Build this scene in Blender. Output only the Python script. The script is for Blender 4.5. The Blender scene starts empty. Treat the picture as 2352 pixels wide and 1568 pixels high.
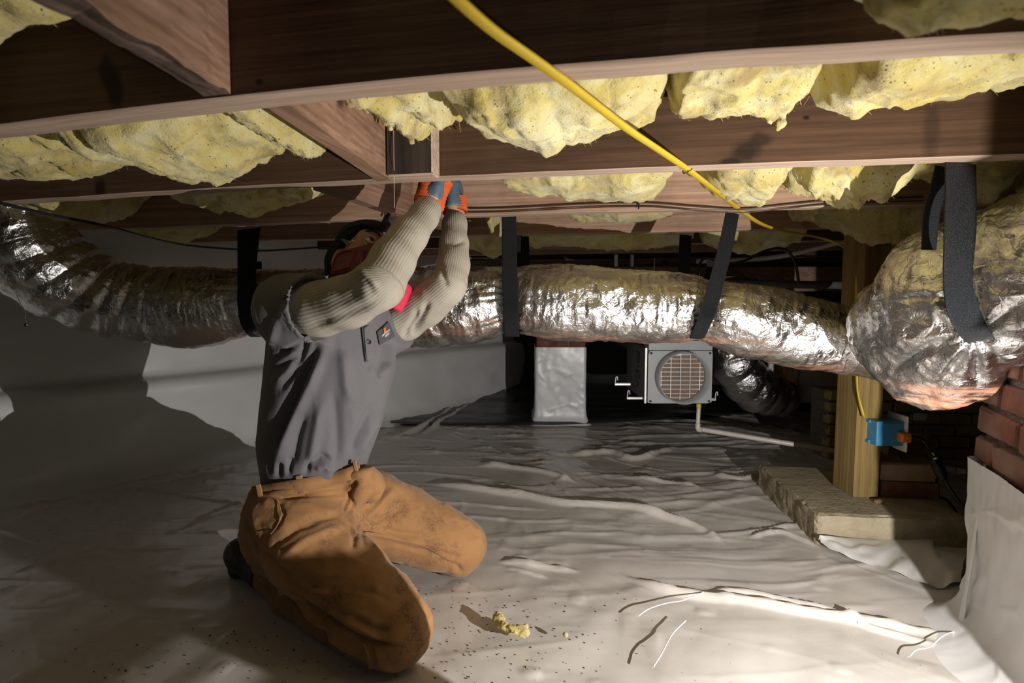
import bpy, bmesh, math, random
import numpy as np
from mathutils import Vector, Matrix
random.seed(3); np.random.seed(3)
SC = bpy.context.scene
COL = SC.collection
R = math.radians
# ------------------------------------------------------------------ camera
FPX = 1330.0; CAMZ = 0.81; YAW = R(11.6); PITCH = R(4.47)
cd = bpy.data.cameras.new('camera'); cam = bpy.data.objects.new('camera', cd); COL.objects.link(cam)
cd.sensor_width = 36; cd.lens = FPX / 2352 * 36; cd.clip_start = 0.02; cd.clip_end = 60
cam.location = (0, 0, CAMZ); cam.rotation_euler = (math.pi / 2 - PITCH, 0, YAW)
cd.dof.use_dof = True; cd.dof.focus_distance = 1.6; cd.dof.aperture_fstop = 5.0
SC.camera = cam
SC.view_settings.view_transform = 'Standard'; SC.view_settings.look = 'None'
SC.view_settings.gamma = 1; SC.view_settings.exposure = 0.0; SC.view_settings.use_curve_mapping = False
w = bpy.data.worlds.new('world'); SC.world = w; w.use_nodes = True
w.node_tree.nodes['Background'].inputs[0].default_value = (0.35, 0.5, 0.5, 1)
w.node_tree.nodes['Background'].inputs[1].default_value = 0.06
CR = np.array([math.cos(YAW), math.sin(YAW), 0.0])
F0 = np.array([-math.sin(YAW), math.cos(YAW), 0.0]); ZZ = np.array([0, 0, 1.0])
CF = F0 * math.cos(PITCH) - ZZ * math.sin(PITCH)
CU = F0 * math.sin(PITCH) + ZZ * math.cos(PITCH)
CAM = np.array([0, 0, CAMZ])
def ray(px, py): return CF + CR * ((px - 1176) / FPX) + CU * ((784 - py) / FPX)
def P(px, py, D): return CAM + ray(px, py) * D            # a point on the sight line at a depth
def PZ(px, py, z=0.0):                                     # ... where it meets a height
    d = ray(px, py); return CAM + d * ((z - CAMZ) / d[2])
def PY(px, py, y):                                         # ... where it meets a plane across the joists
    d = ray(px, py); return CAM + d * (y / d[1])
def L2(lat, dep, z): return CR * lat + F0 * dep + ZZ * z
def proj(V):
    d = V - CAM; D = d @ CF
    return np.stack([1176 + (d @ CR) / D * FPX, 784 - (d @ CU) / D * FPX], 1)
# ------------------------------------------------------------------ lights
def light(name, kind, loc, target, energy, color, **kw):
    l = bpy.data.lights.new(name, kind); l.energy = energy; l.color = color
    for k, v in kw.items(): setattr(l, k, v)
    o = bpy.data.objects.new(name, l); COL.objects.link(o); o.location = loc
    o.rotation_euler = (Vector(target) - Vector(loc)).to_track_quat('-Z', 'Y').to_euler()
    return o
LAMP = L2(0.807, 0.478, 0.38)
lmp = light('work_lamp_light', 'SPOT', LAMP, L2(0.28, 1.62, 0.42), 98, (1.0, 0.955, 0.91), shadow_soft_size=0.0025, spot_size=R(156), spot_blend=0.85)
light('added_fill_light', 'AREA', L2(0.25, -0.6, 0.75), L2(0.1, 1.9, 0.5), 0.85, (0.88, 1.0, 0.96), size=0.7)  # added fill with no source in the place; tints and lifts the shade

# ------------------------------------------------------------------ helpers
def tag(o, label=None, cat=None, group=None, kind=None):
    if label: o['label'] = label
    if cat: o['category'] = cat
    if group: o['group'] = group
    if kind: o['kind'] = kind
    return o
def empty(name, loc, label, cat, group=None):
    o = bpy.data.objects.new(name, None); COL.objects.link(o); o.location = Vector(loc)
    o.empty_display_size = 0.05
    return tag(o, label, cat, group)
def link(name, me, mat=None, parent=None, smooth=False, loc=None):
    """mesh given in world space; origin moved to loc"""
    o = bpy.data.objects.new(name, me); COL.objects.link(o)
    if mat:
        for m in (mat if isinstance(mat, (list, tuple)) else [mat]): me.materials.append(m)
    if smooth: me.polygons.foreach_set('use_smooth', [True] * len(me.polygons))
    if loc is not None:
        me.transform(Matrix.Translation(-Vector(loc))); o.location = Vector(loc)
    if parent:
        o.parent = parent; o.location = Vector(o.location) - world_loc(parent)
    me.update(); return o
def world_loc(o):
    v = Vector((0, 0, 0))
    while o: v += o.location; o = o.parent
    return v
def mesh_np(V, Fs, name='m'):
    me = bpy.data.meshes.new(name); V = np.asarray(V, np.float32)
    if isinstance(Fs, np.ndarray):
        n, k = Fs.shape; me.vertices.add(len(V)); me.vertices.foreach_set('co', V.ravel())
        me.loops.add(n * k); me.loops.foreach_set('vertex_index', Fs.astype(np.int32).ravel())
        me.polygons.add(n); me.polygons.foreach_set('loop_start', np.arange(0, n * k, k, dtype=np.int32))
        me.update(calc_edges=True); me.validate()
    else:
        me.from_pydata([tuple(map(float, v)) for v in V], [], [tuple(map(int, f)) for f in Fs])
    return me
def obj(name, V, Fs, mat, parent=None, smooth=False, loc='auto'):
    V = np.asarray(V, float)
    if isinstance(loc, str):
        c = (V.min(0) + V.max(0)) / 2; loc = (c[0], c[1], V[:, 2].min())
    return link(name, mesh_np(V, Fs, name), mat, parent, smooth, loc)
def grid_faces(n, m, wrap=False):
    i = np.arange(n - 1)[:, None]; j = np.arange(m if wrap else m - 1)[None, :]
    j2 = (j + 1) % m
    return np.stack([(i * m + j), ((i + 1) * m + j), ((i + 1) * m + j2), (i * m + j2)], -1).reshape(-1, 4)
BM = bmesh.new
def bm_box(bm, c, ax, size, bevel=0.0, seg=1):
    """box centred at c, ax = 3 unit axes (rows), size = full lengths"""
    M4 = Matrix.Identity(4)
    for k in range(3):
        for r in range(3): M4[r][k] = float(ax[k][r]) * float(size[k])
        M4[k][3] = float(c[k])
    vs = bmesh.ops.create_cube(bm, size=1.0, matrix=M4)['verts']
    if bevel > 0:
        es = list({e for v in vs for e in v.link_edges})
        bmesh.ops.bevel(bm, geom=es, offset=bevel, segments=seg, affect='EDGES', profile=0.6)
def bm_done(bm, name, mat, parent=None, smooth=False, loc='auto'):
    me = bpy.data.meshes.new(name); bmesh.ops.recalc_face_normals(bm, faces=bm.faces); bm.to_mesh(me); bm.free()
    if isinstance(loc, str):
        V = np.array([v.co[:] for v in me.vertices]); c = (V.min(0) + V.max(0)) / 2; loc = (c[0], c[1], V[:, 2].min())
    o = link(name, me, mat, parent, False, loc)
    if smooth:
        for p in me.polygons: p.use_smooth = True
    return o
AXW = np.eye(3)
AXC = np.array([CR, F0, ZZ])                       # axes square to the view line on the ground
def rotax(deg):
    a = R(deg); return np.array([[math.cos(a), math.sin(a), 0], [-math.sin(a), math.cos(a), 0], [0, 0, 1.0]])
def box(name, c, size, mat, parent=None, ax=AXW, bevel=0.002, seg=1, smooth=False):
    bm = BM(); bm_box(bm, c, ax, size, bevel, seg); return bm_done(bm, name, mat, parent, smooth)
def hexa(name, pts, mat, parent=None, bevel=0.0):
    """8 points: bottom 4 then top 4"""
    bm = BM(); v = [bm.verts.new(tuple(map(float, p))) for p in pts]
    for f in ((3, 2, 1, 0), (4, 5, 6, 7), (0, 1, 5, 4), (1, 2, 6, 5), (2, 3, 7, 6), (3, 0, 4, 7)):
        bm.faces.new([v[i] for i in f])
    if bevel: bmesh.ops.bevel(bm, geom=bm.edges[:], offset=bevel, segments=1, affect='EDGES')
    return bm_done(bm, name, mat, parent)
def spline(pts, n):
    """Catmull-Rom through rows of pts -> n rows"""
    p = np.asarray(pts, float); k = len(p)
    if k == 2: t = np.linspace(0, 1, n)[:, None]; return p[0] * (1 - t) + p[1] * t
    q = np.vstack([2 * p[0] - p[1], p, 2 * p[-1] - p[-2]])
    d = np.r_[0, np.cumsum(np.linalg.norm(np.diff(p[:, :3], axis=0), axis=1))]
    u = np.interp(np.linspace(0, d[-1], n), d, np.arange(k)); i = np.minimum(u.astype(int), k - 2); t = (u - i)[:, None]
    a, b, c, e = q[i], q[i + 1], q[i + 2], q[i + 3]
    return 0.5 * ((2 * b) + (-a + c) * t + (2 * a - 5 * b + 4 * c - e) * t ** 2 + (-a + 3 * b - 3 * c + e) * t ** 3)
def tube(C, rad, m=12, flat=1.0, caps=True, ref=None):
    """C (n,3) centres, rad scalar or (n,), flat squashes the 2nd axis. returns V, faces, s, theta, N"""
    C = np.asarray(C, float); n = len(C); rad = np.broadcast_to(np.asarray(rad, float), (n,))
    T = np.gradient(C, axis=0); T /= np.linalg.norm(T, axis=1)[:, None]
    a = np.array(ref if ref is not None else (0, 0, 1.0), float)
    if ref is None and abs(T[0] @ a) > 0.9: a = np.array([1.0, 0, 0])
    A = np.zeros_like(C); A[0] = a - T[0] * (a @ T[0])
    A[0] /= np.linalg.norm(A[0])
    for i in range(1, n):
        b = A[i - 1] if ref is None else a
        v = b - T[i] * (b @ T[i]); A[i] = v / max(np.linalg.norm(v), 1e-9)
    B = np.cross(T, A); th = np.linspace(0, 2 * np.pi, m, endpoint=False)
    N = A[:, None] * np.cos(th)[None, :, None] + B[:, None] * np.sin(th)[None, :, None]
    Nf = A[:, None] * np.cos(th)[None, :, None] * flat + B[:, None] * np.sin(th)[None, :, None]
    V = C[:, None] + Nf * rad[:, None, None]
    F = grid_faces(n, m, True)[:, ::-1]; s = np.r_[0, np.cumsum(np.linalg.norm(np.diff(C, axis=0), axis=1))]
    V = V.reshape(-1, 3); Fl = F
    if caps:
        c0 = len(V); V = np.vstack([V, C[0], C[-1]])
        j = np.arange(m); j2 = (j + 1) % m
        k0 = np.stack([j, j2, np.full(m, c0), np.full(m, c0)], 1)
        k1 = np.stack([(n - 1) * m + j2, (n - 1) * m + j, np.full(m, c0 + 1), np.full(m, c0 + 1)], 1)
        Fl = [tuple(f) for f in F] + [tuple(f[:3]) for f in k0] + [tuple(f[:3]) for f in k1]
    return V, Fl, s, th, N.reshape(-1, 3)
def cable(name, pts, rad, mat, parent=None, n=60, m=8, flat=1.0, ref=None):
    V, F, *_ = tube(spline(pts, n), rad, m, flat, True, ref); return obj(name, V, F, mat, parent, True)
def _h(ix, iy, iz, seed):
    h = (ix * 374761393 + iy * 668265263 + iz * 2147483647 + seed * 974634777) & 0xffffffff
    h = ((h ^ (h >> 13)) * 1274126177) & 0xffffffff
    return ((h ^ (h >> 16)) & 0xffff) / 32767.5 - 1.0
def noise(Pn, seed=0):
    Pn = np.asarray(Pn, float); i = np.floor(Pn).astype(np.int64); f = Pn - i; u = f * f * f * (f * (f * 6 - 15) + 10)
    x, y, z = i[..., 0], i[..., 1], i[..., 2]; r = 0
    for a in (0, 1):
        for b in (0, 1):
            for c in (0, 1):
                wgt = (u[..., 0] if a else 1 - u[..., 0]) * (u[..., 1] if b else 1 - u[..., 1]) * (u[..., 2] if c else 1 - u[..., 2])
                r = r + wgt * _h(x + a, y + b, z + c, seed)
    return r
def fbm(Pn, o=4, seed=0):
    r = 0; a = 1.0; Pn = np.asarray(Pn, float)
    for k in range(o): r = r + a * noise(Pn * 2.03 ** k + 17.3 * k, seed + k); a *= 0.5
    return r
def ridged(Pn, o=4, seed=0):
    r = 0; a = 1.0; Pn = np.asarray(Pn, float)
    for k in range(o): r = r + a * (1 - np.abs(noise(Pn * 2.03 ** k + 9.1 * k, seed + k)) * 2); a *= 0.5
    return r
def seg_dist(Q, pl):
    """distance from 2-D/3-D points Q to polyline, and parameter 0..1 along it"""
    pl = np.asarray(pl, float); best = np.full(len(Q), 1e9); par = np.zeros(len(Q))
    L = np.r_[0, np.cumsum(np.linalg.norm(np.diff(pl, axis=0), axis=1))]
    for i in range(len(pl) - 1):
        a, b = pl[i], pl[i + 1]; ab = b - a; l2 = ab @ ab + 1e-12
        t = np.clip(((Q - a) @ ab) / l2, 0, 1); d = np.linalg.norm(Q - a - t[:, None] * ab, axis=1)
        m = d < best; best[m] = d[m]; par[m] = (L[i] + t[m] * (L[i + 1] - L[i])) / L[-1]
    return best, par
# signed distance bodies -> mesh (surface nets)
def cap_sdf(X, a, b, ra, rb, flat=None):
    a = np.asarray(a, float); b = np.asarray(b, float); p = X - a; ab = b - a
    if flat is not None:
        ax, k = flat; ax = np.asarray(ax) / np.linalg.norm(ax)
        p = p + (p @ ax)[..., None] * ax * (1 / k - 1); ab = ab + (ab @ ax) * ax * (1 / k - 1)
    t = np.clip((p @ ab) / (ab @ ab + 1e-12), 0, 1)
    return np.linalg.norm(p - t[..., None] * ab, axis=-1) - (ra + (rb - ra) * t)
def ell_sdf(X, c, ax, r):
    q = ((X - c) @ np.asarray(ax).T) / np.asarray(r); k = np.linalg.norm(q, axis=-1)
    return (k - 1) * min(r)
def smin(a, b, k):
    h = np.clip(0.5 + 0.5 * (b - a) / k, 0, 1); return b * (1 - h) + a * h - k * h * (1 - h)
def surface_nets(f, lo, hi, vx):
    n = [int(math.ceil((hi[k] - lo[k]) / vx)) + 1 for k in range(3)]
    g = [lo[k] + vx * np.arange(n[k]) for k in range(3)]
    bs = 8; nb = [-(-k // bs) for k in n]; S = np.empty([k * bs for k in nb], np.float32)
    bi = np.stack(np.meshgrid(*[np.arange(k) for k in nb], indexing='ij'), -1).reshape(-1, 3)
    cen = np.array(lo) + (bi * bs + (bs - 1) / 2) * vx; fc = f(cen); near = np.abs(fc) < vx * bs * 0.87 * 1.7 + 0.016
    sub = np.stack(np.meshgrid(*[np.arange(bs)] * 3, indexing='ij'), -1).reshape(-1, 3)
    SB = np.empty((len(bi), bs ** 3), np.float32); SB[:] = fc[:, None]
    ids = np.nonzero(near)[0]
    for c0 in range(0, len(ids), 256):
        ii = ids[c0:c0 + 256]; X = np.array(lo) + (bi[ii][:, None] * bs + sub[None]) * vx
        SB[ii] = f(X.reshape(-1, 3)).reshape(len(ii), -1)
    S = SB.reshape(*nb, bs, bs, bs).transpose(0, 3, 1, 4, 2, 5).reshape([k * bs for k in nb])[:n[0], :n[1], :n[2]].copy()
    inside = S < 0
    acc = np.zeros([k - 1 for k in n] + [3], np.float32); cnt = np.zeros([k - 1 for k in n], np.float32)
    offs = [(0, 0), (0, 1), (1, 0), (1, 1)]
    for ax in range(3):
        o1, o2 = [k for k in range(3) if k != ax]
        for (u, v) in offs:
            sl0 = [None] * 3; sl1 = [None] * 3
            sl0[ax] = slice(0, n[ax] - 1); sl1[ax] = slice(1, n[ax])
            for o, d in ((o1, u), (o2, v)):
                sl0[o] = slice(d, n[o] - 1 + d); sl1[o] = sl0[o]
            a = S[tuple(sl0)]; b = S[tuple(sl1)]; cr = (a < 0) != (b < 0)
            t = np.where(cr, a / np.where(cr, a - b, 1), 0)
            acc[..., ax] += np.where(cr, t, 0); acc[..., o1] += np.where(cr, u, 0); acc[..., o2] += np.where(cr, v, 0)
            cnt += cr
    act = cnt > 0; idx = np.full(cnt.shape, -1, np.int64); idx[act] = np.arange(act.sum())
    ijk = np.argwhere(act); V = (ijk + acc[act] / cnt[act][:, None]) * vx + np.array(lo)
    Fs = []
    for ax in range(3):
        o1, o2 = [(1, 2), (2, 0), (0, 1)][ax]
        sl = [slice(1, n[k] - 1) for k in range(3)]; sl[ax] = slice(0, n[ax] - 1)
        sh = list(sl); sh[ax] = slice(1, n[ax])
        a = inside[tuple(sl)]; b = inside[tuple(sh)]; e = np.argwhere(a != b)
        if not len(e): continue
        s = a[tuple(e.T)]; base = e.copy()
        for k in range(3):
            if k != ax: base[:, k] += 1
        def at(d1, d2):
            q = base.copy(); q[:, o1] -= d1; q[:, o2] -= d2; return idx[tuple(q.T)]
        q = np.stack([at(1, 1), at(0, 1), at(0, 0), at(1, 0)], 1)
        q[~s] = q[~s][:, ::-1]; Fs.append(q)
    Fs = np.vstack(Fs)
    return V.astype(float), Fs[(Fs >= 0).all(1)]
def vnormals(V, F):
    n = np.cross(V[F[:, 2]] - V[F[:, 0]], V[F[:, 3]] - V[F[:, 1]]) if F.shape[1] == 4 else np.cross(V[F[:, 1]] - V[F[:, 0]], V[F[:, 2]] - V[F[:, 0]])
    N = np.zeros_like(V)
    for k in range(F.shape[1]): np.add.at(N, F[:, k], n)
    return N / (np.linalg.norm(N, axis=1)[:, None] + 1e-12)
def folds(V, N, lines):
    """lines: (pixel polyline, half width in px, depth in m) - creases where the photograph shows them"""
    px = proj(V); face = ((V - CAM) * N).sum(1) < 0.0; D = np.zeros(len(V))
    for pl, wd, dep in lines:
        d, t = seg_dist(px, pl); D += dep * np.exp(-(d / wd) ** 2) * np.minimum(1, np.sin(np.pi * np.clip(t, 0.02, 0.98)) * 1.6)
    return V + N * (D * face)[:, None]
# ------------------------------------------------------------------ materials
class Mat:
    def __init__(s, name, rough=0.6, metal=0.0, color=(0.5, 0.5, 0.5), spec=0.5):
        s.m = bpy.data.materials.new(name); s.m.use_nodes = True; s.t = s.m.node_tree
        s.b = s.t.nodes['Principled BSDF']; s.geo = s.t.nodes.new('ShaderNodeNewGeometry'); s.pos = s.geo.outputs['Position']
        s.set(rough=rough, metal=metal, color=color); s.b.inputs['Specular IOR Level'].default_value = spec
        s.nrm = None
    def node(s, t, **kw):
        n = s.t.nodes.new(t)
        for k, v in kw.items(): setattr(n, k, v)
        return n
    def lk(s, a, b): s.t.links.new(a, b)
    def set(s, rough=None, metal=None, color=None):
        for k, v in (('Roughness', rough), ('Metallic', metal), ('Base Color', color)):
            if v is None: continue
            if hasattr(v, 'links') or hasattr(v, 'is_linked'): s.lk(v, s.b.inputs[k])
            else: s.b.inputs[k].default_value = (*v, 1) if k == 'Base Color' else v
    def vec(s, scale=(1, 1, 1), rot=(0, 0, 0), loc=(0, 0, 0), src=None):
        n = s.node('ShaderNodeMapping'); n.inputs['Scale'].default_value = scale; n.inputs['Rotation'].default_value = rot
        n.inputs['Location'].default_value = loc; s.lk(src or s.pos, n.inputs['Vector']); return n.outputs[0]
    def noise(s, scale=5, detail=4, rough=0.55, vec=None, dist=0.0):
        n = s.node('ShaderNodeTexNoise'); n.inputs['Scale'].default_value = scale; n.inputs['Detail'].default_value = detail
        n.inputs['Roughness'].default_value = rough; n.inputs['Distortion'].default_value = dist
        s.lk(vec or s.pos, n.inputs['Vector']); return n.outputs[0]
    def voro(s, scale=5, vec=None, feature='F1'):
        n = s.node('ShaderNodeTexVoronoi', feature=feature); n.inputs['Scale'].default_value = scale
        s.lk(vec or s.pos, n.inputs['Vector']); return n.outputs['Distance']
    def wave(s, scale=5, dist=2, detail=2, vec=None, direction='X'):
        n = s.node('ShaderNodeTexWave', bands_direction=direction); n.inputs['Scale'].default_value = scale
        n.inputs['Distortion'].default_value = dist; n.inputs['Detail'].default_value = detail
        s.lk(vec or s.pos, n.inputs['Vector']); return n.outputs['Fac']
    def ramp(s, fac, *stops):
        n = s.node('ShaderNodeValToRGB'); e = n.color_ramp.elements
        while len(e) < len(stops): e.new(0.5)
        for i, (p, c) in enumerate(stops):
            e[i].position = p; e[i].color = (*c, 1) if hasattr(c, '__len__') else (c, c, c, 1)
        s.lk(fac, n.inputs[0]); return n.outputs[0]
    def mix(s, fac, a, b, mode='MIX'):
        n = s.node('ShaderNodeMix', data_type='RGBA', blend_type=mode)
        for i, v in ((0, fac), (6, a), (7, b)):
            if hasattr(v, 'is_linked'): s.lk(v, n.inputs[i])
            elif i == 0: n.inputs[0].default_value = v
            else: n.inputs[i].default_value = (*v, 1) if hasattr(v, '__len__') else (v, v, v, 1)
        return n.outputs[2]
    def math(s, op, a, b=0.0):
        n = s.node('ShaderNodeMath', operation=op)
        for i, v in ((0, a), (1, b)):
            if hasattr(v, 'is_linked'): s.lk(v, n.inputs[i])
            else: n.inputs[i].default_value = v
        return n.outputs[0]
    def bump(s, h, dist=0.002, strength=1.0):
        n = s.node('ShaderNodeBump'); n.inputs['Distance'].default_value = dist; n.inputs['Strength'].default_value = strength
        s.lk(h, n.inputs['Height'])
        if s.nrm: s.lk(s.nrm, n.inputs['Normal'])
        s.nrm = n.outputs[0]; s.lk(s.nrm, s.b.inputs['Normal']); return s
def plain(name, color, rough=0.5, metal=0.0, var=0.15, nscale=30, bump=0.0005):
    m = Mat(name, rough, metal); f = m.noise(nscale, 5)
    c0 = tuple(c * (1 - var) for c in color); c1 = tuple(min(1, c * (1 + var)) for c in color)
    m.set(color=m.ramp(f, (0.3, c0), (0.7, c1)))
    if bump: m.bump(f, bump)
    return m.m
def wood(name, dark, light, axis=0, knots=True, scale=1.0, grime=0.35, rough=0.75, spots=()):
    m = Mat(name, rough, spec=0.3); sc = [26 * scale, 26 * scale, 26 * scale]; sc[axis] = 1.3 * scale
    v = m.vec(tuple(sc)); g = m.noise(1.0, 6, 0.6, v, 0.6)
    sc2 = [130.0] * 3; sc2[axis] = 3.0; fine = m.noise(1.0, 3, 0.6, m.vec(tuple(sc2)))
    sc3 = [7.0] * 3; sc3[axis] = 0.8
    wv = m.node('ShaderNodeTexWave', wave_type='RINGS', rings_direction='XYZ'[axis]); wv.inputs['Scale'].default_value = 5.0
    wv.inputs['Distortion'].default_value = 5; wv.inputs['Detail'].default_value = 3; wv.inputs['Detail Scale'].default_value = 1.2
    m.lk(m.vec(tuple(c * 0.6 for c in sc3), loc=(3.1, 2.2, 1.4)), wv.inputs['Vector'])
    c = m.ramp(g, (0.3, dark), (0.72, light))
    c = m.mix(0.15, c, m.ramp(wv.outputs['Fac'], (0.35, tuple(x * 0.6 for x in dark)), (0.7, light)))
    c = m.mix(m.ramp(fine, (0.45, 0.0), (0.62, 0.35)), c, tuple(x * 0.45 for x in dark))
    if knots:
        vv = [5.0] * 3; vv[axis] = 1.7
        k = m.voro(1.0, m.vec(tuple(vv), loc=(0.3, 0.1, 0.2)))
        c = m.mix(m.ramp(k, (0.05, 0.9), (0.1, 0.0)), c, tuple(x * 0.3 for x in dark))
    gr = m.noise(3.5, 5, 0.65)
    c = m.mix(m.ramp(gr, (0.48, 0.0), (0.75, grime)), c, (0.03, 0.022, 0.016))
    for cpos, rad, st in spots:     # knots and other dark marks where the photograph shows them
        a = m.node('ShaderNodeVectorMath', operation='SUBTRACT'); m.lk(m.pos, a.inputs[0]); a.inputs[1].default_value = tuple(map(float, cpos))
        b = m.node('ShaderNodeVectorMath', operation='DIVIDE'); m.lk(a.outputs[0], b.inputs[0]); b.inputs[1].default_value = rad
        l = m.node('ShaderNodeVectorMath', operation='LENGTH'); m.lk(b.outputs[0], l.inputs[0])
        dd = m.math('ADD', l.outputs['Value'], m.math('MULTIPLY', m.math('SUBTRACT', m.noise(30, 3), 0.5), 0.7))
        c = m.mix(m.ramp(dd, (0.45, st), (1.0, 0.0)), c, tuple(x * 0.22 for x in dark))
    m.set(color=c); m.bump(g, 0.0015, 0.7); m.bump(fine, 0.0006, 0.7); return m.m

# ------------------------------------------------------------------ material set
W_DARK = wood('dark_joist_face', (0.075, 0.038, 0.02), (0.14, 0.075, 0.042), spots=[(PY(1712, 348, 1.295), (.035, .3, .03), .85), (PY(1680, 372, 1.295), (.03, .3, .012), .9), (PY(1745, 320, 1.295), (.03, .3, .02), .7), (PY(1852, 270, 1.295), (.008, .3, .006), .95), (PY(228, 432, 1.295), (.022, .3, .035), .9), (PY(265, 205, .70), (.018, .2, .035), .9), (PY(245, 165, .70), (.015, .2, .03), .8), (PY(595, 188, .70), (.007, .2, .005), .9), (PY(2140, 300, 1.295), (.02, .3, .07), .5)])  # face wood darker than the underside, dark ellipses at set spots
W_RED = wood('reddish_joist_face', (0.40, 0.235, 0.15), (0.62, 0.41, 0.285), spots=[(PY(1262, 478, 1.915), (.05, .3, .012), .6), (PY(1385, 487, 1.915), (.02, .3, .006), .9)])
W_PALE = wood('pale_joist_edge', (0.42, 0.295, 0.215), (0.60, 0.45, 0.345), grime=0.15)  # paler wood for the joist undersides
W_BLOCK = wood('blocking_wood', (0.24, 0.13, 0.08), (0.44, 0.27, 0.18), axis=1, knots=False, spots=[((-.47, .965, 1.155), (.3, .022, .020), .95), ((-.47, .975, 1.15), (.3, .04, .03), .4)])
W_BLACK = wood('charred_block_wood', (0.035, 0.026, 0.02), (0.09, 0.065, 0.05), axis=2, knots=False)
W_ROT = wood('rotten_wood', (0.018, 0.013, 0.012), (0.30, 0.20, 0.16), axis=1, grime=0.95, scale=2.2)
W_POST = wood('treated_post_wood', (0.20, 0.125, 0.035), (0.38, 0.27, 0.10), axis=2, knots=False, grime=0.3)
W_FLOORING = wood('subfloor_board', (0.09, 0.05, 0.03), (0.19, 0.11, 0.065), axis=0)
def mat_insul():
    m = Mat('yellow_fibreglass', 0.95, spec=0.1); a = m.noise(7, 5, 0.6, None, 0.8); b = m.noise(38, 5, 0.65, None, 0.6); d = m.noise(140, 4, 0.7)
    c = m.ramp(a, (0.32, (0.50, 0.39, 0.085)), (0.5, (0.66, 0.55, 0.19)), (0.66, (0.74, 0.68, 0.38)))
    c = m.mix(m.ramp(b, (0.45, 0.0), (0.75, 0.5)), c, (0.72, 0.68, 0.46))
    c = m.mix(m.ramp(m.noise(11, 4, 0.6, m.vec((1, 1, 1), loc=(5, 2, 1))), (0.53, 0.0), (0.70, 0.7)), c, (0.30, 0.19, 0.07))
    sp = m.voro(130); cl = m.noise(7, 3, 0.5, m.vec((1, 1, 1), loc=(1, 7, 3)))
    c = m.mix(m.math('MULTIPLY', m.ramp(sp, (0.14, 1.0), (0.26, 0.0)), m.ramp(m.math('MULTIPLY', cl, m.ramp(m.noise(45, 2), (0.45, 0.0), (0.6, 1.0))), (0.30, 0.0), (0.42, 0.95))), c, (0.045, 0.03, 0.012))
    m.set(color=c); m.bump(b, 0.007, 0.6); m.bump(m.noise(420, 3, .7), 0.0016, 0.9); m.bump(d, 0.003, 0.9)
    m.b.inputs['Sheen Weight'].default_value = 0.3
    return m.m
INSUL = mat_insul()
def mat_foil(name, orange=True, zc=0.70, dz=0.05):
    m = Mat(name, 0.2, 1.0, (0.78, 0.78, 0.80))
    a = m.noise(22, 6, 0.62, None, 1.6); b = m.noise(75, 4, 0.6, None, 1.0)
    vor = m.voro(48, m.vec((1, 1, 1)), 'DISTANCE_TO_EDGE')
    m.set(rough=m.ramp(m.noise(9, 3), (0.3, 0.13), (0.75, 0.32)))
    c = m.ramp(m.noise(14, 4), (0.3, (0.66, 0.66, 0.68)), (0.7, (0.84, 0.83, 0.82)))
    m.set(color=c)
    m.bump(a, 0.006, 0.7); m.bump(b, 0.0016, 0.7); m.bump(m.ramp(vor, (0.0, 0.0), (0.12, 1.0)), 0.0008, 0.5)
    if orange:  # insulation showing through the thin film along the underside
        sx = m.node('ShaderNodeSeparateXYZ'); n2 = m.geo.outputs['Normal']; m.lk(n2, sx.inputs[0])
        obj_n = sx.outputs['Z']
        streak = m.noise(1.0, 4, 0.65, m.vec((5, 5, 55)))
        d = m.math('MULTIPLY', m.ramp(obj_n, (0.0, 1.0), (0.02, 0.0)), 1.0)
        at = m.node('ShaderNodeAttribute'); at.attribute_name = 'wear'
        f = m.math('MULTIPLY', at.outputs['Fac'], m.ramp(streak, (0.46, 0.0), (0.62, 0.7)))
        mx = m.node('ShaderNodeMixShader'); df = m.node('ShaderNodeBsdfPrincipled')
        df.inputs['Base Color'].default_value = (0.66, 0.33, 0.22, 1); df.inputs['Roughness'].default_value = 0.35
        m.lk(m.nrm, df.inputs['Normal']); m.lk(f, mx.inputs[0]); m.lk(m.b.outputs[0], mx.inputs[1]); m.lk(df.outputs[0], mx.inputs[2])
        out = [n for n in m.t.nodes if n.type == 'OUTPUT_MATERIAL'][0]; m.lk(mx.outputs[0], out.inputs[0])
    return m.m
FOIL = mat_foil('aluminium_foil_jacket')
FOIL_DARK = mat_foil('dull_foil', False)
def mat_sheet(name, col, rough=0.3, specks=True, bump=0.006):
    m = Mat(name, rough, 0.0, col, 0.6); a = m.noise(4, 5, 0.5, m.vec((1, 1, 1)), 1.2); b = m.noise(28, 4, 0.55, None, 0.8)
    c = m.mix(m.ramp(m.noise(2.2, 4), (0.35, 0.0), (0.75, 0.35)), col, tuple(x * y for x, y in zip(col, (0.72, 0.68, 0.6))))
    if specks:
        sp = m.voro(34); cl = m.noise(3, 3, 0.5, m.vec((1, 1, 1), loc=(3, 1, 3)))
        c = m.mix(m.math('MULTIPLY', m.ramp(sp, (0.035, 1.0), (0.075, 0.0)), m.ramp(cl, (0.5, 0.0), (0.62, 0.9))), c, (0.05, 0.035, 0.02))
    m.set(color=c, rough=m.ramp(m.noise(6, 4), (0.3, rough * 0.8), (0.7, rough * 1.35)))
    m.bump(a, bump * .6, 0.5); m.bump(b, bump * 0.05, 0.4)
    return m.m
SHEET = mat_sheet('white_ground_sheet', (0.62, 0.585, 0.55), 0.25)
SHEET_W = mat_sheet('white_wall_sheet', (0.76, 0.76, 0.76), 0.38, False)
WRAP = mat_sheet('white_pier_wrap', (0.76, 0.76, 0.78), 0.32, False, 0.003)
SHEET_B = mat_sheet('black_sheet', (0.035, 0.037, 0.038), 0.32, False)
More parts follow.
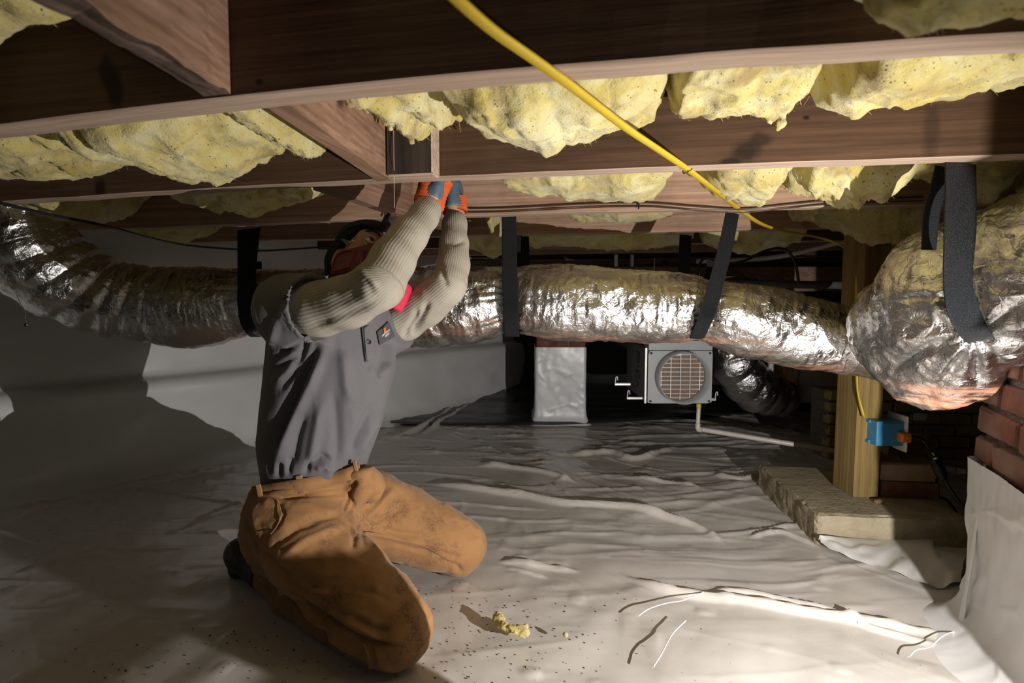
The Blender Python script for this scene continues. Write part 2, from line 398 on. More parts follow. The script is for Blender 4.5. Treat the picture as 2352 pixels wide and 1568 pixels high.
def mat_brick(name, a, b):
    m = Mat(name, 0.9, spec=0.2); n = m.noise(16, 6, 0.7); f = m.noise(90, 4, 0.7)
    c = m.mix(m.ramp(m.noise(5, 3), (0.45, 0.0), (0.7, 0.5)), m.ramp(n, (0.3, a), (0.7, b)), (0.30, 0.25, 0.2))
    m.set(color=c); m.bump(n, 0.004); m.bump(f, 0.002); return m.m
BRICK = mat_brick('red_brick', (0.13, 0.052, 0.035), (0.235, 0.10, 0.068))
BRICK_Y = mat_brick('buff_brick', (0.36, 0.31, 0.14), (0.52, 0.46, 0.23))
BRICK_T = mat_brick('tan_brick', (0.28, 0.17, 0.10), (0.46, 0.32, 0.2))
MORTAR = plain('mortar', (0.19, 0.17, 0.14), 0.95, 0, 0.6, 150, 0.006)
def mat_conc():
    m = Mat('pad_concrete', 0.9, spec=0.2); a = m.noise(8, 6, 0.65); b = m.noise(120, 4, 0.7); p = m.voro(60)
    c = m.ramp(a, (0.3, (0.30, 0.25, 0.165)), (0.7, (0.47, 0.41, 0.29)))
    c = m.mix(m.ramp(m.voro(17, m.vec((1, 2, 1))), (0.06, 0.85), (0.11, 0.0)), c, (0.06, 0.05, 0.03))
    m.set(color=c); m.bump(a, 0.009); m.bump(b, 0.003); m.bump(p, 0.003, 0.6); return m.m
CONC = mat_conc()
def mat_web():
    m = Mat('black_webbing', 0.5, 0, (0.02, 0.022, 0.025), 0.3); wv = m.wave(260, 0.6, 1, None, 'Z'); n = m.voro(420)
    m.set(color=m.ramp(n, (0.1, (0.007, 0.009, 0.010)), (0.6, (0.022, 0.025, 0.029)))); m.bump(wv, 0.0016); m.bump(n, 0.001); return m.m
WEB = mat_web()
YELLOW = plain('yellow_cable_sheath', (0.66, 0.46, 0.03), 0.42, 0, 0.08, 20, 0.0006)
BLACKP = plain('black_plastic', (0.015, 0.016, 0.018), 0.35)
BROWNW = plain('brown_wire_sheath', (0.05, 0.03, 0.02), 0.5)
GREYP = plain('dark_grey_pipe', (0.12, 0.12, 0.12), 0.4)
PVC = plain('white_pipe', (0.68, 0.63, 0.56), 0.35, 0, 0.12, 25)
YEL = plain('yellow_fitting', (0.7, 0.55, 0.05), 0.4)
WHITE = plain('white_plate', (0.75, 0.73, 0.72), 0.35, 0, 0.05)
BLUE = plain('blue_box_plastic', (0.055, 0.235, 0.42), 0.4, 0, 0.12, 40)
ORANGE = plain('orange_plastic', (0.85, 0.22, 0.03), 0.4)
STEEL = plain('galvanised_steel', (0.45, 0.45, 0.45), 0.35, 0.9, 0.2, 12)
GREYM = plain('grey_painted_metal', (0.42, 0.435, 0.45), 0.45, 0, 0.06, 20)
GREYD = plain('dark_painted_metal', (0.085, 0.09, 0.09), 0.5, 0, 0.1, 20)
SILV = plain('bare_aluminium_trim', (0.75, 0.75, 0.74), 0.3, 0.3, 0.05)
FILTER = plain('brown_filter_mesh', (0.24, 0.165, 0.12), 0.8, 0, 0.3, 200)
KRAFT = plain('kraft_board', (0.42, 0.27, 0.16), 0.8, 0, 0.4, 30)
INK = plain('marker_ink', (0.012, 0.012, 0.014), 0.6)
# ------------------------------------------------------------------ structure
BOT = 1.079; TH = 0.052; TOPZ = 1.322
JY = [0.085, 0.70, 1.295, 1.915, 2.54, 3.15, 3.76, 4.37, 4.98]
JLAB = ['joist directly above the viewer, nearest of all', 'dark brown floor joist in the foreground, yellow cable passing under it',
 'brown floor joist with a cracked knot, cable stapled under it', 'light reddish floor joist with thin wires along its face',
 'reddish floor joist right behind the black duct straps', 'dim floor joist two bays behind the straps',
 'reddish floor joist far back above the silver duct', 'far floor joist in shade near the rear brick wall', 'last floor joist against the rear wall']
JN = len(JY)
BOW = {0: (-.03, -.02, .0), 1: (-0.03, -.026, .0), 2: (-.2, -.0075, .004), 3: (-.3, -.0035, .0005), 4: (-.5, -.0015, .002)}
def bow(i, x):
    c, k, d = BOW.get(i, (0, 0, 0.003)); lo_, hi_ = {0: (-1, .5), 1: (-1.05, .55), 2: (-1.9, .95)}.get(i, (-2.6, 1.6)); return d + k * (np.clip(x, lo_, hi_) - c) ** 2
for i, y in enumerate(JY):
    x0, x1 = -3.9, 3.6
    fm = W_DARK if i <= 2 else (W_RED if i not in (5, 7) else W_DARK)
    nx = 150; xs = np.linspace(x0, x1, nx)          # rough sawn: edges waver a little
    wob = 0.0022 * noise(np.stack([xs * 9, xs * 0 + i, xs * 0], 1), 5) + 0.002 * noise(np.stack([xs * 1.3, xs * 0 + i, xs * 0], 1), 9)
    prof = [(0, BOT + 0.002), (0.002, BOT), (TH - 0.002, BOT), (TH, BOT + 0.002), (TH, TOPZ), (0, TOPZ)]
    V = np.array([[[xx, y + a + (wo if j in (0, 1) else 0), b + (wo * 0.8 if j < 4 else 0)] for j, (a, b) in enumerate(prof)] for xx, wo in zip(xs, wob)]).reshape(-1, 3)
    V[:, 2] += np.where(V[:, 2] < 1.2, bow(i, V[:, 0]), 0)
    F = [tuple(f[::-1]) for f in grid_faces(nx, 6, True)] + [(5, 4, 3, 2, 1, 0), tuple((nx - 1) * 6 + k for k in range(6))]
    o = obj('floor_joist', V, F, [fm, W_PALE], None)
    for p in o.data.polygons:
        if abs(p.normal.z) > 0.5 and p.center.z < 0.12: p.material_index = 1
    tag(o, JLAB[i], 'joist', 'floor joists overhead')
# subfloor boards
ceil = box('ceiling', (-0.1, 1.7, TOPZ + 0.05), (7.6, 9.0, 0.04), W_FLOORING, bevel=0); tag(ceil, kind='structure')
pl = None; yb = -2.2; k = 0
while yb < 5.3:
    wd = 0.135
    if pl is None: pl = box('plank', (-0.1, yb + wd / 2, TOPZ + 0.0155), (7.5, wd - 0.005, 0.025), W_FLOORING, ceil, bevel=0.002); base0 = pl.location.copy(); y0b = yb
    else:
        c = pl.copy(); COL.objects.link(c); c.parent = ceil; c.location = base0 + Vector((random.uniform(-.03, .03), yb - y0b, 0))
    yb += wd
# floor: plastic ground sheet as one relief
def edges(a, b, n, g): return None
ys = np.concatenate([np.linspace(-2.6, 0.55, 40, endpoint=False), 0.55 + (5.4 - 0.55) * (np.linspace(0, 1, 560) ** 1.45)])
xs = np.concatenate([np.linspace(-3.9, -2.75, 60, endpoint=False), np.linspace(-2.75, 2.2, 700), np.linspace(2.2, 3.8, 60)[1:]])
GX, GY = np.meshgrid(xs, ys, indexing='ij'); Q = np.stack([GX.ravel(), GY.ravel()], 1)
Q3 = np.c_[Q, np.zeros(len(Q))]
far = np.clip((Q[:, 1] - 1.4) / 1.6, 0, 1)
Z = 0.012 * fbm(Q3 * 0.9, 3, 11) + 0.006 * noise(Q3 * 4, 3)
warp = np.c_[Q3[:, 0] + 0.25 * noise(Q3 * 1.7, 21), Q3[:, 1] + 0.16 * noise(Q3 * 1.3, 22), Q3[:, 2]]
rd = ridged((warp @ rotax(-14)) * np.array([2.0, 7.5, 1]), 3, 31)
Z += (0.0025 + 0.009 * far) * np.clip(rd - 0.4, 0, 2) ** 1.3
rd2 = ridged((warp @ rotax(38)) * np.array([1.8, 9, 1]), 3, 41)
Z += (0.0015 + 0.005 * far) * np.clip(rd2 - 0.6, 0, 2) ** 1.3
nr = (1 - far) * (Q[:, 1] < 2.2)
Z += nr * 0.0030 * fbm(Q3 * 9, 2, 51)
dim = noise(Q3 * 15, 77); Z += nr * 0.004 * np.clip(dim - 0.62, 0, 1) * 3
RID = [([(960, 1105), (1180, 1130), (1300, 1153), (1450, 1163), (1600, 1200), (1672, 1242)], 0.012, 0.026),
       ([(1430, 1312), (1520, 1345), (1600, 1360), (1750, 1380), (1950, 1412), (2080, 1432), (2185, 1444)], 0.010, 0.022),
       ([(1600, 1352), (1750, 1358), (1900, 1390), (2000, 1430), (2180, 1470)], 0.008, 0.012),
       ([(1145, 1278), (1230, 1285), (1330, 1300)], 0.007, 0.014), ([(1160, 1290), (1260, 1310)], 0.006, 0.008),
       ([(1450, 1090), (1560, 1108), (1610, 1118)], 0.009, 0.018), ([(1720, 1225), (1790, 1215), (1880, 1250)], 0.008, 0.014),
       ([(1640, 1085), (1700, 1100), (1760, 1090)], 0.010, 0.02), ([(1300, 1040), (1400, 1030), (1460, 1045), (1550, 1020)], 0.018, 0.022),
       ([(1100, 1060), (1230, 1075), (1330, 1100)], 0.010, 0.02),
       ([(900, 1010), (1010, 960), (1060, 920)], 0.016, 0.03), ([(960, 1000), (1080, 930), (1120, 880)], 0.016, 0.035),
       ([(0, 1215), (100, 1170), (300, 1110), (560, 1060)], 0.03, 0.02), ([(380, 1225), (500, 1170), (570, 1150)], 0.008, 0.01),
       ([(300, 1115), (480, 1145), (570, 1160)], 0.01, 0.012)]
for pl_, wd, hh in RID:
    pl3 = np.array([PZ(a, b)[:2] for a, b in pl_]); pl3 = spline(np.c_[pl3, np.zeros(len(pl3))], 24)[:, :2]
    near = (Q[:, 0] > pl3[:, 0].min() - .15) & (Q[:, 0] < pl3[:, 0].max() + .15) & (Q[:, 1] > pl3[:, 1].min() - .15) & (Q[:, 1] < pl3[:, 1].max() + .15)
    d, t = seg_dist(Q[near], pl3); Z[near] += hh * np.exp(-(d / wd) ** 2) * np.minimum(1, np.sin(np.pi * np.clip(t, 0.01, 0.99)) * 2)
# sheet swells at the foot of the left wall and against the pad
Z -= 0.012
FL = tag(obj('floor', np.c_[Q, Z], grid_faces(len(xs), len(ys))[:, ::-1], [SHEET], None, True, (0, 0, 0)), kind='structure')
if FL.data.polygons[0].normal.z < 0: FL.data.flip_normals()
def floor_z(x, y):
    i = min(max(np.searchsorted(xs, x), 0), len(xs) - 1); j = min(max(np.searchsorted(ys, y), 0), len(ys) - 1)
    return float(Z[i * len(ys) + j])
# wall_left: draped sheet over a stem wall with a footing ledge
A0 = np.array([-2.0, 2.27]); DW = np.array([0.71, 0.86]); DW /= np.linalg.norm(DW); NWc = np.array([DW[1], -DW[0]])
sv = np.linspace(-4.4, 3.3, 260); prof = np.array([(0.16, -0.03), (0.10, 0.0), (0.05, 0.03), (0.02, 0.08), (0.0, 0.2), (0.0, 0.34), (-0.01, 0.40), (-0.04, 0.425), (-0.09, 0.435), (-0.115, 0.46), (-0.12, 0.6), (-0.12, 0.9), (-0.12, TOPZ)])
pt = spline(np.c_[prof, np.zeros(len(prof))], 90)[:, :2]
S, T = np.meshgrid(np.arange(260), np.arange(90), indexing='ij')
off = pt[T, 0]; zz = pt[T, 1]
q = np.stack([sv[S] * 1.4, zz * 2.2, zz * 0], -1).reshape(-1, 3)
off = off + (0.02 * fbm(q, 3, 61) + 0.008 * fbm(q * 3.3, 3, 64)).reshape(off.shape); zz = zz + 0.012 * noise(q * 0.8, 66).reshape(off.shape) * (zz > 0.1)
lat = A0[0] + DW[0] * sv[S] + NWc[0] * off; dep = A0[1] + DW[1] * sv[S] + NWc[1] * off
V = (CR[None] * lat.reshape(-1, 1) + F0[None] * dep.reshape(-1, 1) + ZZ[None] * zz.reshape(-1, 1))
wl = tag(obj('wall_left', V, grid_faces(260, 90), [SHEET_W], None, True), kind='structure')
# rear, right and near walls
wb = box('wall_back', (0.6, 5.05, 0.65), (6.6, 0.12, 1.36), MORTAR, bevel=0); tag(wb, kind='structure')
tag(box('wall_right', (3.45, 1.5, 0.65), (0.12, 8.0, 1.36), BRICK_Y, bevel=0), kind='structure')
tag(box('wall_near', (0.0, -2.55, 0.65), (7.6, 0.12, 1.36), BRICK_Y, bevel=0), kind='structure')
def rough_brick(name, size, mat, seed=0, parent=None, amp=0.0035):
    bm = BM(); bm_box(bm, (0, 0, 0), AXW, size, 0.005, 1); rnd = random.Random(seed)
    for v in bm.verts: v.co += Vector([rnd.uniform(-amp, amp) for _ in range(3)])
    me = bpy.data.meshes.new(name); bm.to_mesh(me); bm.free(); me.materials.append(mat); return me
def courses(parent, origin, ux, uy, length, z0, z1, mat, bl=0.203, bh=0.060, th=0.09, joint=0.012, seed=0, label=None, clip=None, start=0):
    """brick courses on a face: origin at ground, ux along the face, uy outward"""
    meshes = [rough_brick('brick', (bl, th, bh), mat, seed + k) for k in range(5)]
    half = [rough_brick('brick', (bl / 2 - joint / 2, th, bh), mat, seed + 9 + k) for k in range(2)]
    z = z0 + bh / 2; r = start; rnd = random.Random(seed); ang = math.atan2(ux[1], ux[0])
    while z + bh / 2 < z1 + 0.001:
        x = 0.0
        if r % 2: seq = [1]
        else: seq = []
        while x < length - 0.02:
            if (r % 2 and x == 0) or (length - x < bl * 0.9): me = half[rnd.randrange(2)]; wdt = bl / 2 - joint / 2
            else: me = meshes[rnd.randrange(5)]; wdt = bl
            cx = x + wdt / 2; c = np.asarray(origin) + np.asarray(ux) * cx - np.asarray(uy) * (th / 2 - rnd.uniform(0, 0.006)); c[2] = z
            if clip is None or clip(c):
                b = bpy.data.objects.new('brick', me); COL.objects.link(b); b.parent = parent
                b.location = Vector(c) - world_loc(parent); b.rotation_euler = (rnd.uniform(-.01, .01), rnd.uniform(-.01, .01), ang + rnd.uniform(-.012, .012))
            x += wdt + joint
        z += bh + joint; r += 1
courses(wb, (-1.9, 4.985, 0), (1, 0, 0), (0, -1, 0), 2.4, 0.12, 0.80, BRICK, seed=5)
courses(wb, (0.5, 4.985, 0), (1, 0, 0), (0, -1, 0), 2.9, 0.62, 1.08, BRICK, seed=8)
# ------------------------------------------------------------------ blocking between joists
def blocking(label, a, b, width, z0=BOT, z1=TOPZ, mat=W_BLOCK, jag=0.0, side=-1):
    """a, b: (x, y) ends of the right-hand bottom edge"""
    w0 = side * width; V = []
    n = 40; t = np.linspace(0, 1, n); prof = [(0, z0), (w0, z0), (w0, z1), (0, z1)]
    for k in t:
        x = a[0] * (1 - k) + b[0] * k; y = a[1] * (1 - k) + b[1] * k
        for j, (dx, z) in enumerate(prof):
            jz = 0; jx = 0
            if jag and j < 2:
                jz = jag * float(fbm(np.array([[y * 22, j * 3.0, 1.0]]), 3, 5)[0]); jx = jag * 0.6 * float(noise(np.array([[y * 30, j * 5.0, 2.0]]), 6)[0])
            V.append((x + dx + jx, y, z + jz))
    F = [tuple(f) for f in grid_faces(n, 4, True)] + [(0, 1, 2, 3), tuple((n - 1) * 4 + c for c in (3, 2, 1, 0))]
    o = obj('blocking', V, F, mat); bm = BM(); bm.from_mesh(o.data); bmesh.ops.recalc_face_normals(bm, faces=bm.faces); bm.to_mesh(o.data); bm.free()
    return tag(o, label, 'blocking', 'wooden blocks between the joists')
def xat(px, y): return float(PY(px, 400, y)[0])
ra, rb = PZ(478, 226, BOT - .004), PZ(155, 38, BOT - .004); sl = (rb - ra)[0] / (rb - ra)[1]
ob = blocking('splintered dark block nailed to the near joist, upper left', (ra[0] + .040 + sl * (.14 - .698), 0.14), (ra[0] + .040, 0.698), 0.040, BOT - 0.004, TOPZ, [W_BLOCK, W_ROT], 0.005)
for p in ob.data.polygons:
    if p.normal.z < -.5: p.material_index = 1
xa = xat(899, 1.293)
blocking('pale block with a knot, left of the black block', (float(PZ(694, 258, BOT)[0]), 0.754), (xa, 1.293), 0.036)
xb = xat(948, 1.912)
blocking('small pale block behind the gloved hands', (xb - 0.01, 1.35), (xb, 1.912), 0.038, BOT - 0.003)
xc = xat(1012, 2.538)
blocking('short block between far joists right of the raised gloves', (xc + .12, 1.97), (xc + .12, 2.538), 0.04)
x1 = xat(1010, 1.292); x0 = xat(903, 1.292)
o = hexa('blocking', [(x0 + .006, 1.243, BOT), (x1, 1.243, BOT), (x1, 1.293, BOT), (x0 + .006, 1.293, BOT), (x0 + .006, 1.243, TOPZ), (x1, 1.243, TOPZ), (x1, 1.293, TOPZ), (x0 + .006, 1.293, TOPZ)], [W_BLACK, W_PALE], None, 0.003)
for p in o.data.polygons:
    if abs(p.normal.x) > 0.6 or abs(p.normal.z) > 0.6: p.material_index = 1
tag(o, 'blackened block fixed to the joist face above the gloved hands', 'blocking', 'wooden blocks between the joists')
# knot on the pale block's right face
kv = PY(775, 258, 1.02)
# ------------------------------------------------------------------ insulation batts
def batt(label, y0, y1, outline, ztop=1.30, seed=0, amp=0.014, ym=None, n=None, rag=1.0):
    ym = ym or y0 + (y1 - y0) * 0.62
    pts = np.array([PY(a, b, ym) for a, b in outline]); pts = pts[np.argsort(pts[:, 0])]
    x0, x1 = pts[0, 0], pts[-1, 0]; n = n or int((x1 - x0) / 0.0055) + 8; m = 84
    u = np.linspace(0, 1, n); v = np.linspace(0, 1, m); U, Vv = np.meshgrid(u, v, indexing='ij')
    X = x0 + (x1 - x0) * U; zb = np.interp(X, pts[:, 0], pts[:, 2]); wy = 0.03 * noise(np.stack([X * 7, X * 0, Vv * 2], -1), seed + 3)
    Y = y0 + (y1 - y0) * Vv + wy * np.sin(np.pi * Vv)
    sh = np.clip(1 - np.abs(2 * Vv - 1.12) ** 3.2, 0, 1) ** 0.8; sh = np.where(Vv > 0.97, sh * 0.6, sh)
    e = np.minimum(1, np.minimum(U, 1 - U) * (x1 - x0) / 0.03) ** 0.5
    Zb = ztop - (ztop - zb) * sh * e
    P3 = np.stack([X, Y, Zb], -1)
    q = P3 * np.array([1, 1, 1.0])
    wq = q + 0.03 * np.stack([fbm(q * 9, 2, seed + 31), fbm(q * 9, 2, seed + 32), 0 * X], -1)
    rough_ = np.clip(0.5 + 0.9 * noise(q * 9, seed + 40), 0.12, 1) * rag
    d = 1.35 * amp * fbm(wq * 9, 3, seed) - 0.5 * amp * np.clip(ridged(wq * 5.5, 2, seed + 51) - .75, 0, 1) * 3 + 0.3 * amp + 0.5 * amp * rough_ * (ridged(wq * 26, 3, seed + 7) - 0.9) + rough_ * 0.0035 * fbm(q * 85, 3, seed + 9)
    Zb = Zb - d * (0.35 + 0.65 * sh); Y = Y + 0.5 * amp * fbm(q * 21 + 5, 3, seed + 4) * np.sin(np.pi * Vv); X = X + 0.5 * amp * fbm(q * 21 + 9, 3, seed + 5)
    ragm = np.clip(sh - 0.75, 0, 1) * 4; Zb -= ragm * 0.010 * rag * np.clip(noise(np.stack([X * 42, X * 0 + seed, Vv * 6], -1), seed + 13), 0, 1) ** 1.5
    Y = np.clip(Y, y0 + 0.002, y1 - 0.004)
    V = np.stack([X, Y, Zb], -1).reshape(-1, 3); top = V.reshape(n, m, 3).copy(); top[..., 2] = ztop + 0.004
    V = np.vstack([V, top.reshape(-1, 3)]); F1 = grid_faces(n, m); F2 = F1[:, ::-1] + n * m
    rim = []
    for i in range(n - 1): rim += [(i * m, (i + 1) * m, (i + 1) * m + n * m, i * m + n * m)[::-1], (i * m + m - 1, (i + 1) * m + m - 1, (i + 1) * m + m - 1 + n * m, i * m + m - 1 + n * m)]
    for j in range(m - 1): rim += [(j, j + 1, j + 1 + n * m, j + n * m), ((n - 1) * m + j, (n - 1) * m + j + 1, (n - 1) * m + j + 1 + n * m, (n - 1) * m + j + n * m)[::-1]]
    o = obj('insulation_batt', V, np.vstack([F1[:, ::-1], F2[:, ::-1], np.array(rim)]), INSUL, None, True)
    tag(o, label, 'insulation', 'yellow insulation between the joists')
    rnd = random.Random(seed); shf = (sh * e).ravel(); nv = n * m; cand = [k for k in rnd.sample(range(nv), min(nv, 4000)) if shf[k] > 0.8 and 0.35 < Vv.ravel()[k] < 0.97][:int(300 * rag)]
    FV = []; FF = []
    for k in cand:
        p = V[k]; L = rnd.uniform(.003, .009) * (1 + .4 * rag); a = rnd.uniform(0, 6.28); dz = np.array([math.cos(a) * .8, math.sin(a) * .5, -rnd.uniform(.2, 1)]); dz /= np.linalg.norm(dz)
        b = p + dz * L * .5 + ZZ * rnd.uniform(0, .003); c = p + dz * L + np.array([rnd.uniform(-.004, .004), 0, rnd.uniform(-.001, .004)]); w_ = np.array([.00028, 0, .00018]); j = len(FV)
        FV += [p - w_, p + w_, b - w_, b + w_, c]; FF += [(j, j + 1, j + 3, j + 2), (j + 2, j + 3, j + 4)]
    if FV: tag(obj('loose_fibres', FV, FF, INSUL, o), kind='stuff')
    return o
def tuft(parent, pts, D, seed, r=1.0):
    pl3 = [(P(a, b, D), c * r) for a, b, c in pts]
    def f(X):
        g = None
        for i in range(len(pl3) - 1): h = cap_sdf(X, pl3[i][0], pl3[i + 1][0], pl3[i][1], pl3[i + 1][1]); g = h if g is None else smin(g, h, .006)
        return g + .005 * fbm(X * 85, 3, seed)
    q = np.array([a for a, _ in pl3]); V, F = surface_nets(f, q.min(0) - .03, q.max(0) + .03, .0028); obj('torn_tuft', V, F, INSUL, parent, True)
Y01 = (0.145, 0.69); Y12 = (JY[1] + TH + .003, JY[2] - .003); Y23 = (JY[2] + TH + .003, JY[3] - .003); Y34 = (JY[3] + TH + .003, JY[4] - .003); Y45 = (JY[4] + TH + .003, JY[5] - .003); Y56 = (JY[5] + TH + .003, JY[6] - .003)
batt('dim yellow batt sagging in the near top left corner', *Y01, [(-420, 240), (-200, 230), (-60, 160), (0, 118), (50, 85), (110, 65), (180, 58), (190, 30)], seed=1, ym=0.60)
batt('blurred yellow batt hanging low over the near joist, top right', *Y01, [(1925, -30), (1935, 20), (1975, 62), (2040, 80), (2110, 102), (2200, 108), (2290, 100), (2370, 88), (2600, 80), (2800, 60)], seed=2, ym=0.56)
batt('tuft of yellow insulation peeking over the near joist, top centre', *Y01, [(680, -20), (700, 2), (740, 8), (765, 14), (800, -10)], seed=3, ym=0.64, amp=0.006)
batt('yellow batt at the far left edge below the near joist', *Y12, [(-300, 400), (0, 405), (60, 408), (130, 402), (180, 400), (215, 372), (255, 360), (282, 345), (286, 320)], seed=4, ym=1.10)
batt('torn yellow batt with black specks, left of the pale block', *Y12, [(270, 300), (300, 330), (335, 350), (360, 400), (390, 414), (415, 405), (465, 417), (490, 395), (530, 385), (555, 370), (590, 345), (640, 330), (652, 300)], seed=6, ym=1.12)
batt('small yellow tuft under the pale block', *Y12, [(648, 320), (665, 345), (700, 353), (725, 350), (737, 330), (740, 300)], seed=8, ym=1.16, amp=0.008)
bt = batt('ragged yellow batt right above the blackened block', *Y12, [(805, 235), (830, 250), (870, 275), (905, 285), (925, 315), (945, 322), (955, 290), (1000, 285), (1040, 270), (1046, 250)], seed=9, ym=1.13)
tuft(bt, [(925, 285, .014), (936, 305, .009), (946, 326, .004)], 1.19, 3)
tuft(bt, [(885, 268, .014), (897, 286, .008)], 1.2, 4)
bt = batt('widest smooth yellow batt, crossed by the yellow cable', *Y12, [(1042, 240), (1060, 285), (1110, 310), (1160, 322), (1200, 328), (1225, 335), (1240, 345), (1270, 335), (1290, 315), (1350, 310), (1400, 296), (1470, 280), (1520, 255), (1545, 225)], seed=11, ym=1.12, amp=0.009, rag=1.0)
tuft(bt, [(1232, 325, .014), (1243, 340, .008), (1246, 351, .004)], 1.17, 5)
tuft(bt, [(1262, 322, .013), (1272, 334, .006)], 1.17, 6)
bt = batt('lumpy yellow batt with a torn tuft, right of the yellow cable', *Y12, [(1525, 220), (1530, 250), (1570, 264), (1620, 258), (1700, 258), (1740, 258), (1765, 265), (1795, 262), (1808, 250), (1806, 240), (1830, 225), (1870, 195), (1885, 180)], seed=13, ym=1.12, amp=0.012)
tuft(bt, [(1790, 245, .016), (1796, 268, .008), (1793, 288, .008)], 1.16, 7)
tuft(bt, [(1765, 250, .014), (1768, 272, .006), (1764, 282, .005)], 1.16, 8)
batt('crumbly bulging yellow batt at the right end of its bay', *Y12, [(1880, 185), (1900, 222), (1940, 245), (2010, 258), (2080, 245), (2160, 226), (2240, 212), (2250, 195), (2330, 180), (2500, 165), (2700, 150)], seed=15, ym=1.12, amp=0.012)
batt('dim batt in the second bay above the left duct bend', *Y23, [(30, 470), (60, 488), (110, 497), (180, 502), (230, 505), (255, 480), (262, 460)], seed=17)
batt('pale drooping batt in the second bay, upper left of the head', *Y23, [(455, 455), (500, 475), (535, 490), (570, 480), (620, 468), (690, 455), (735, 430)], seed=19)
batt('small batt in the second bay left of the gloves', *Y23, [(735, 430), (770, 445), (820, 448), (870, 446), (884, 430)], seed=21, amp=0.007)
batt('brightly lit batt in the second bay above the centre strap', *Y23, [(1150, 405), (1180, 425), (1230, 435), (1280, 442), (1310, 450), (1350, 440), (1400, 445), (1450, 448), (1500, 440), (1560, 400)], seed=23, amp=0.009)
batt('brightly lit batt crossed by the cable shadow in the second bay', *Y23, [(1600, 395), (1620, 420), (1650, 445), (1700, 462), (1750, 470), (1760, 440), (1800, 415), (1810, 395)], seed=25, amp=0.010)
bt = batt('crumbled dirty batt in the second bay, left of the big strap', *Y23, [(1800, 400), (1815, 430), (1860, 440), (1900, 442), (1930, 470), (1960, 468), (2000, 455), (2050, 425), (2075, 435), (2120, 400)], seed=27, amp=0.020, rag=1.8)
tuft(bt, [(1925, 440, .02), (1935, 458, .012), (1943, 468, .010)], 1.7, 9)
batt('shaded batt in the second bay behind the big strap', *Y23, [(2110, 390), (2150, 410), (2200, 425), (2260, 440), (2300, 420), (2400, 400)], seed=29)
batt('dim small batt in the third bay above the left duct', *Y34, [(320, 530), (360, 545), (400, 556), (440, 540), (470, 520)], seed=31, amp=0.008)
batt('narrow yellow strip hanging left of the centre strap', *Y34, [(1097, 505), (1102, 528), (1118, 532), (1135, 530), (1142, 505)], seed=33, amp=0.005, ym=2.1)
batt('long thin batt in the third bay right of the centre strap', *Y34, [(1290, 490), (1340, 503), (1420, 510), (1500, 506), (1560, 490)], seed=35, amp=0.007)
batt('big dangling batt in the third bay left of the strap tail', *Y34, [(1860, 480), (1940, 492), (1990, 510), (2030, 530), (2060, 558), (2100, 562), (2140, 550), (2160, 510), (2200, 480)], seed=37, ym=2.1)
batt('yellow batt in the fourth bay behind the centre strap', *Y45, [(1200, 545), (1230, 565), (1270, 560), (1350, 570), (1450, 572), (1560, 560), (1600, 545)], seed=39, amp=0.008)
batt('yellow batt in the fourth bay right of the raised arm', *Y45, [(1060, 550), (1090, 575), (1130, 590), (1160, 580), (1180, 550)], seed=41, amp=0.008)
batt('yellow batt in the fourth bay left of the wooden post', *Y45, [(1600, 545), (1650, 575), (1720, 580), (1790, 570), (1840, 550)], seed=43, amp=0.008)
batt('tiny far batt behind the left duct strap', *Y56, [(600, 560), (630, 572), (670, 573), (700, 562)], seed=45, amp=0.006)

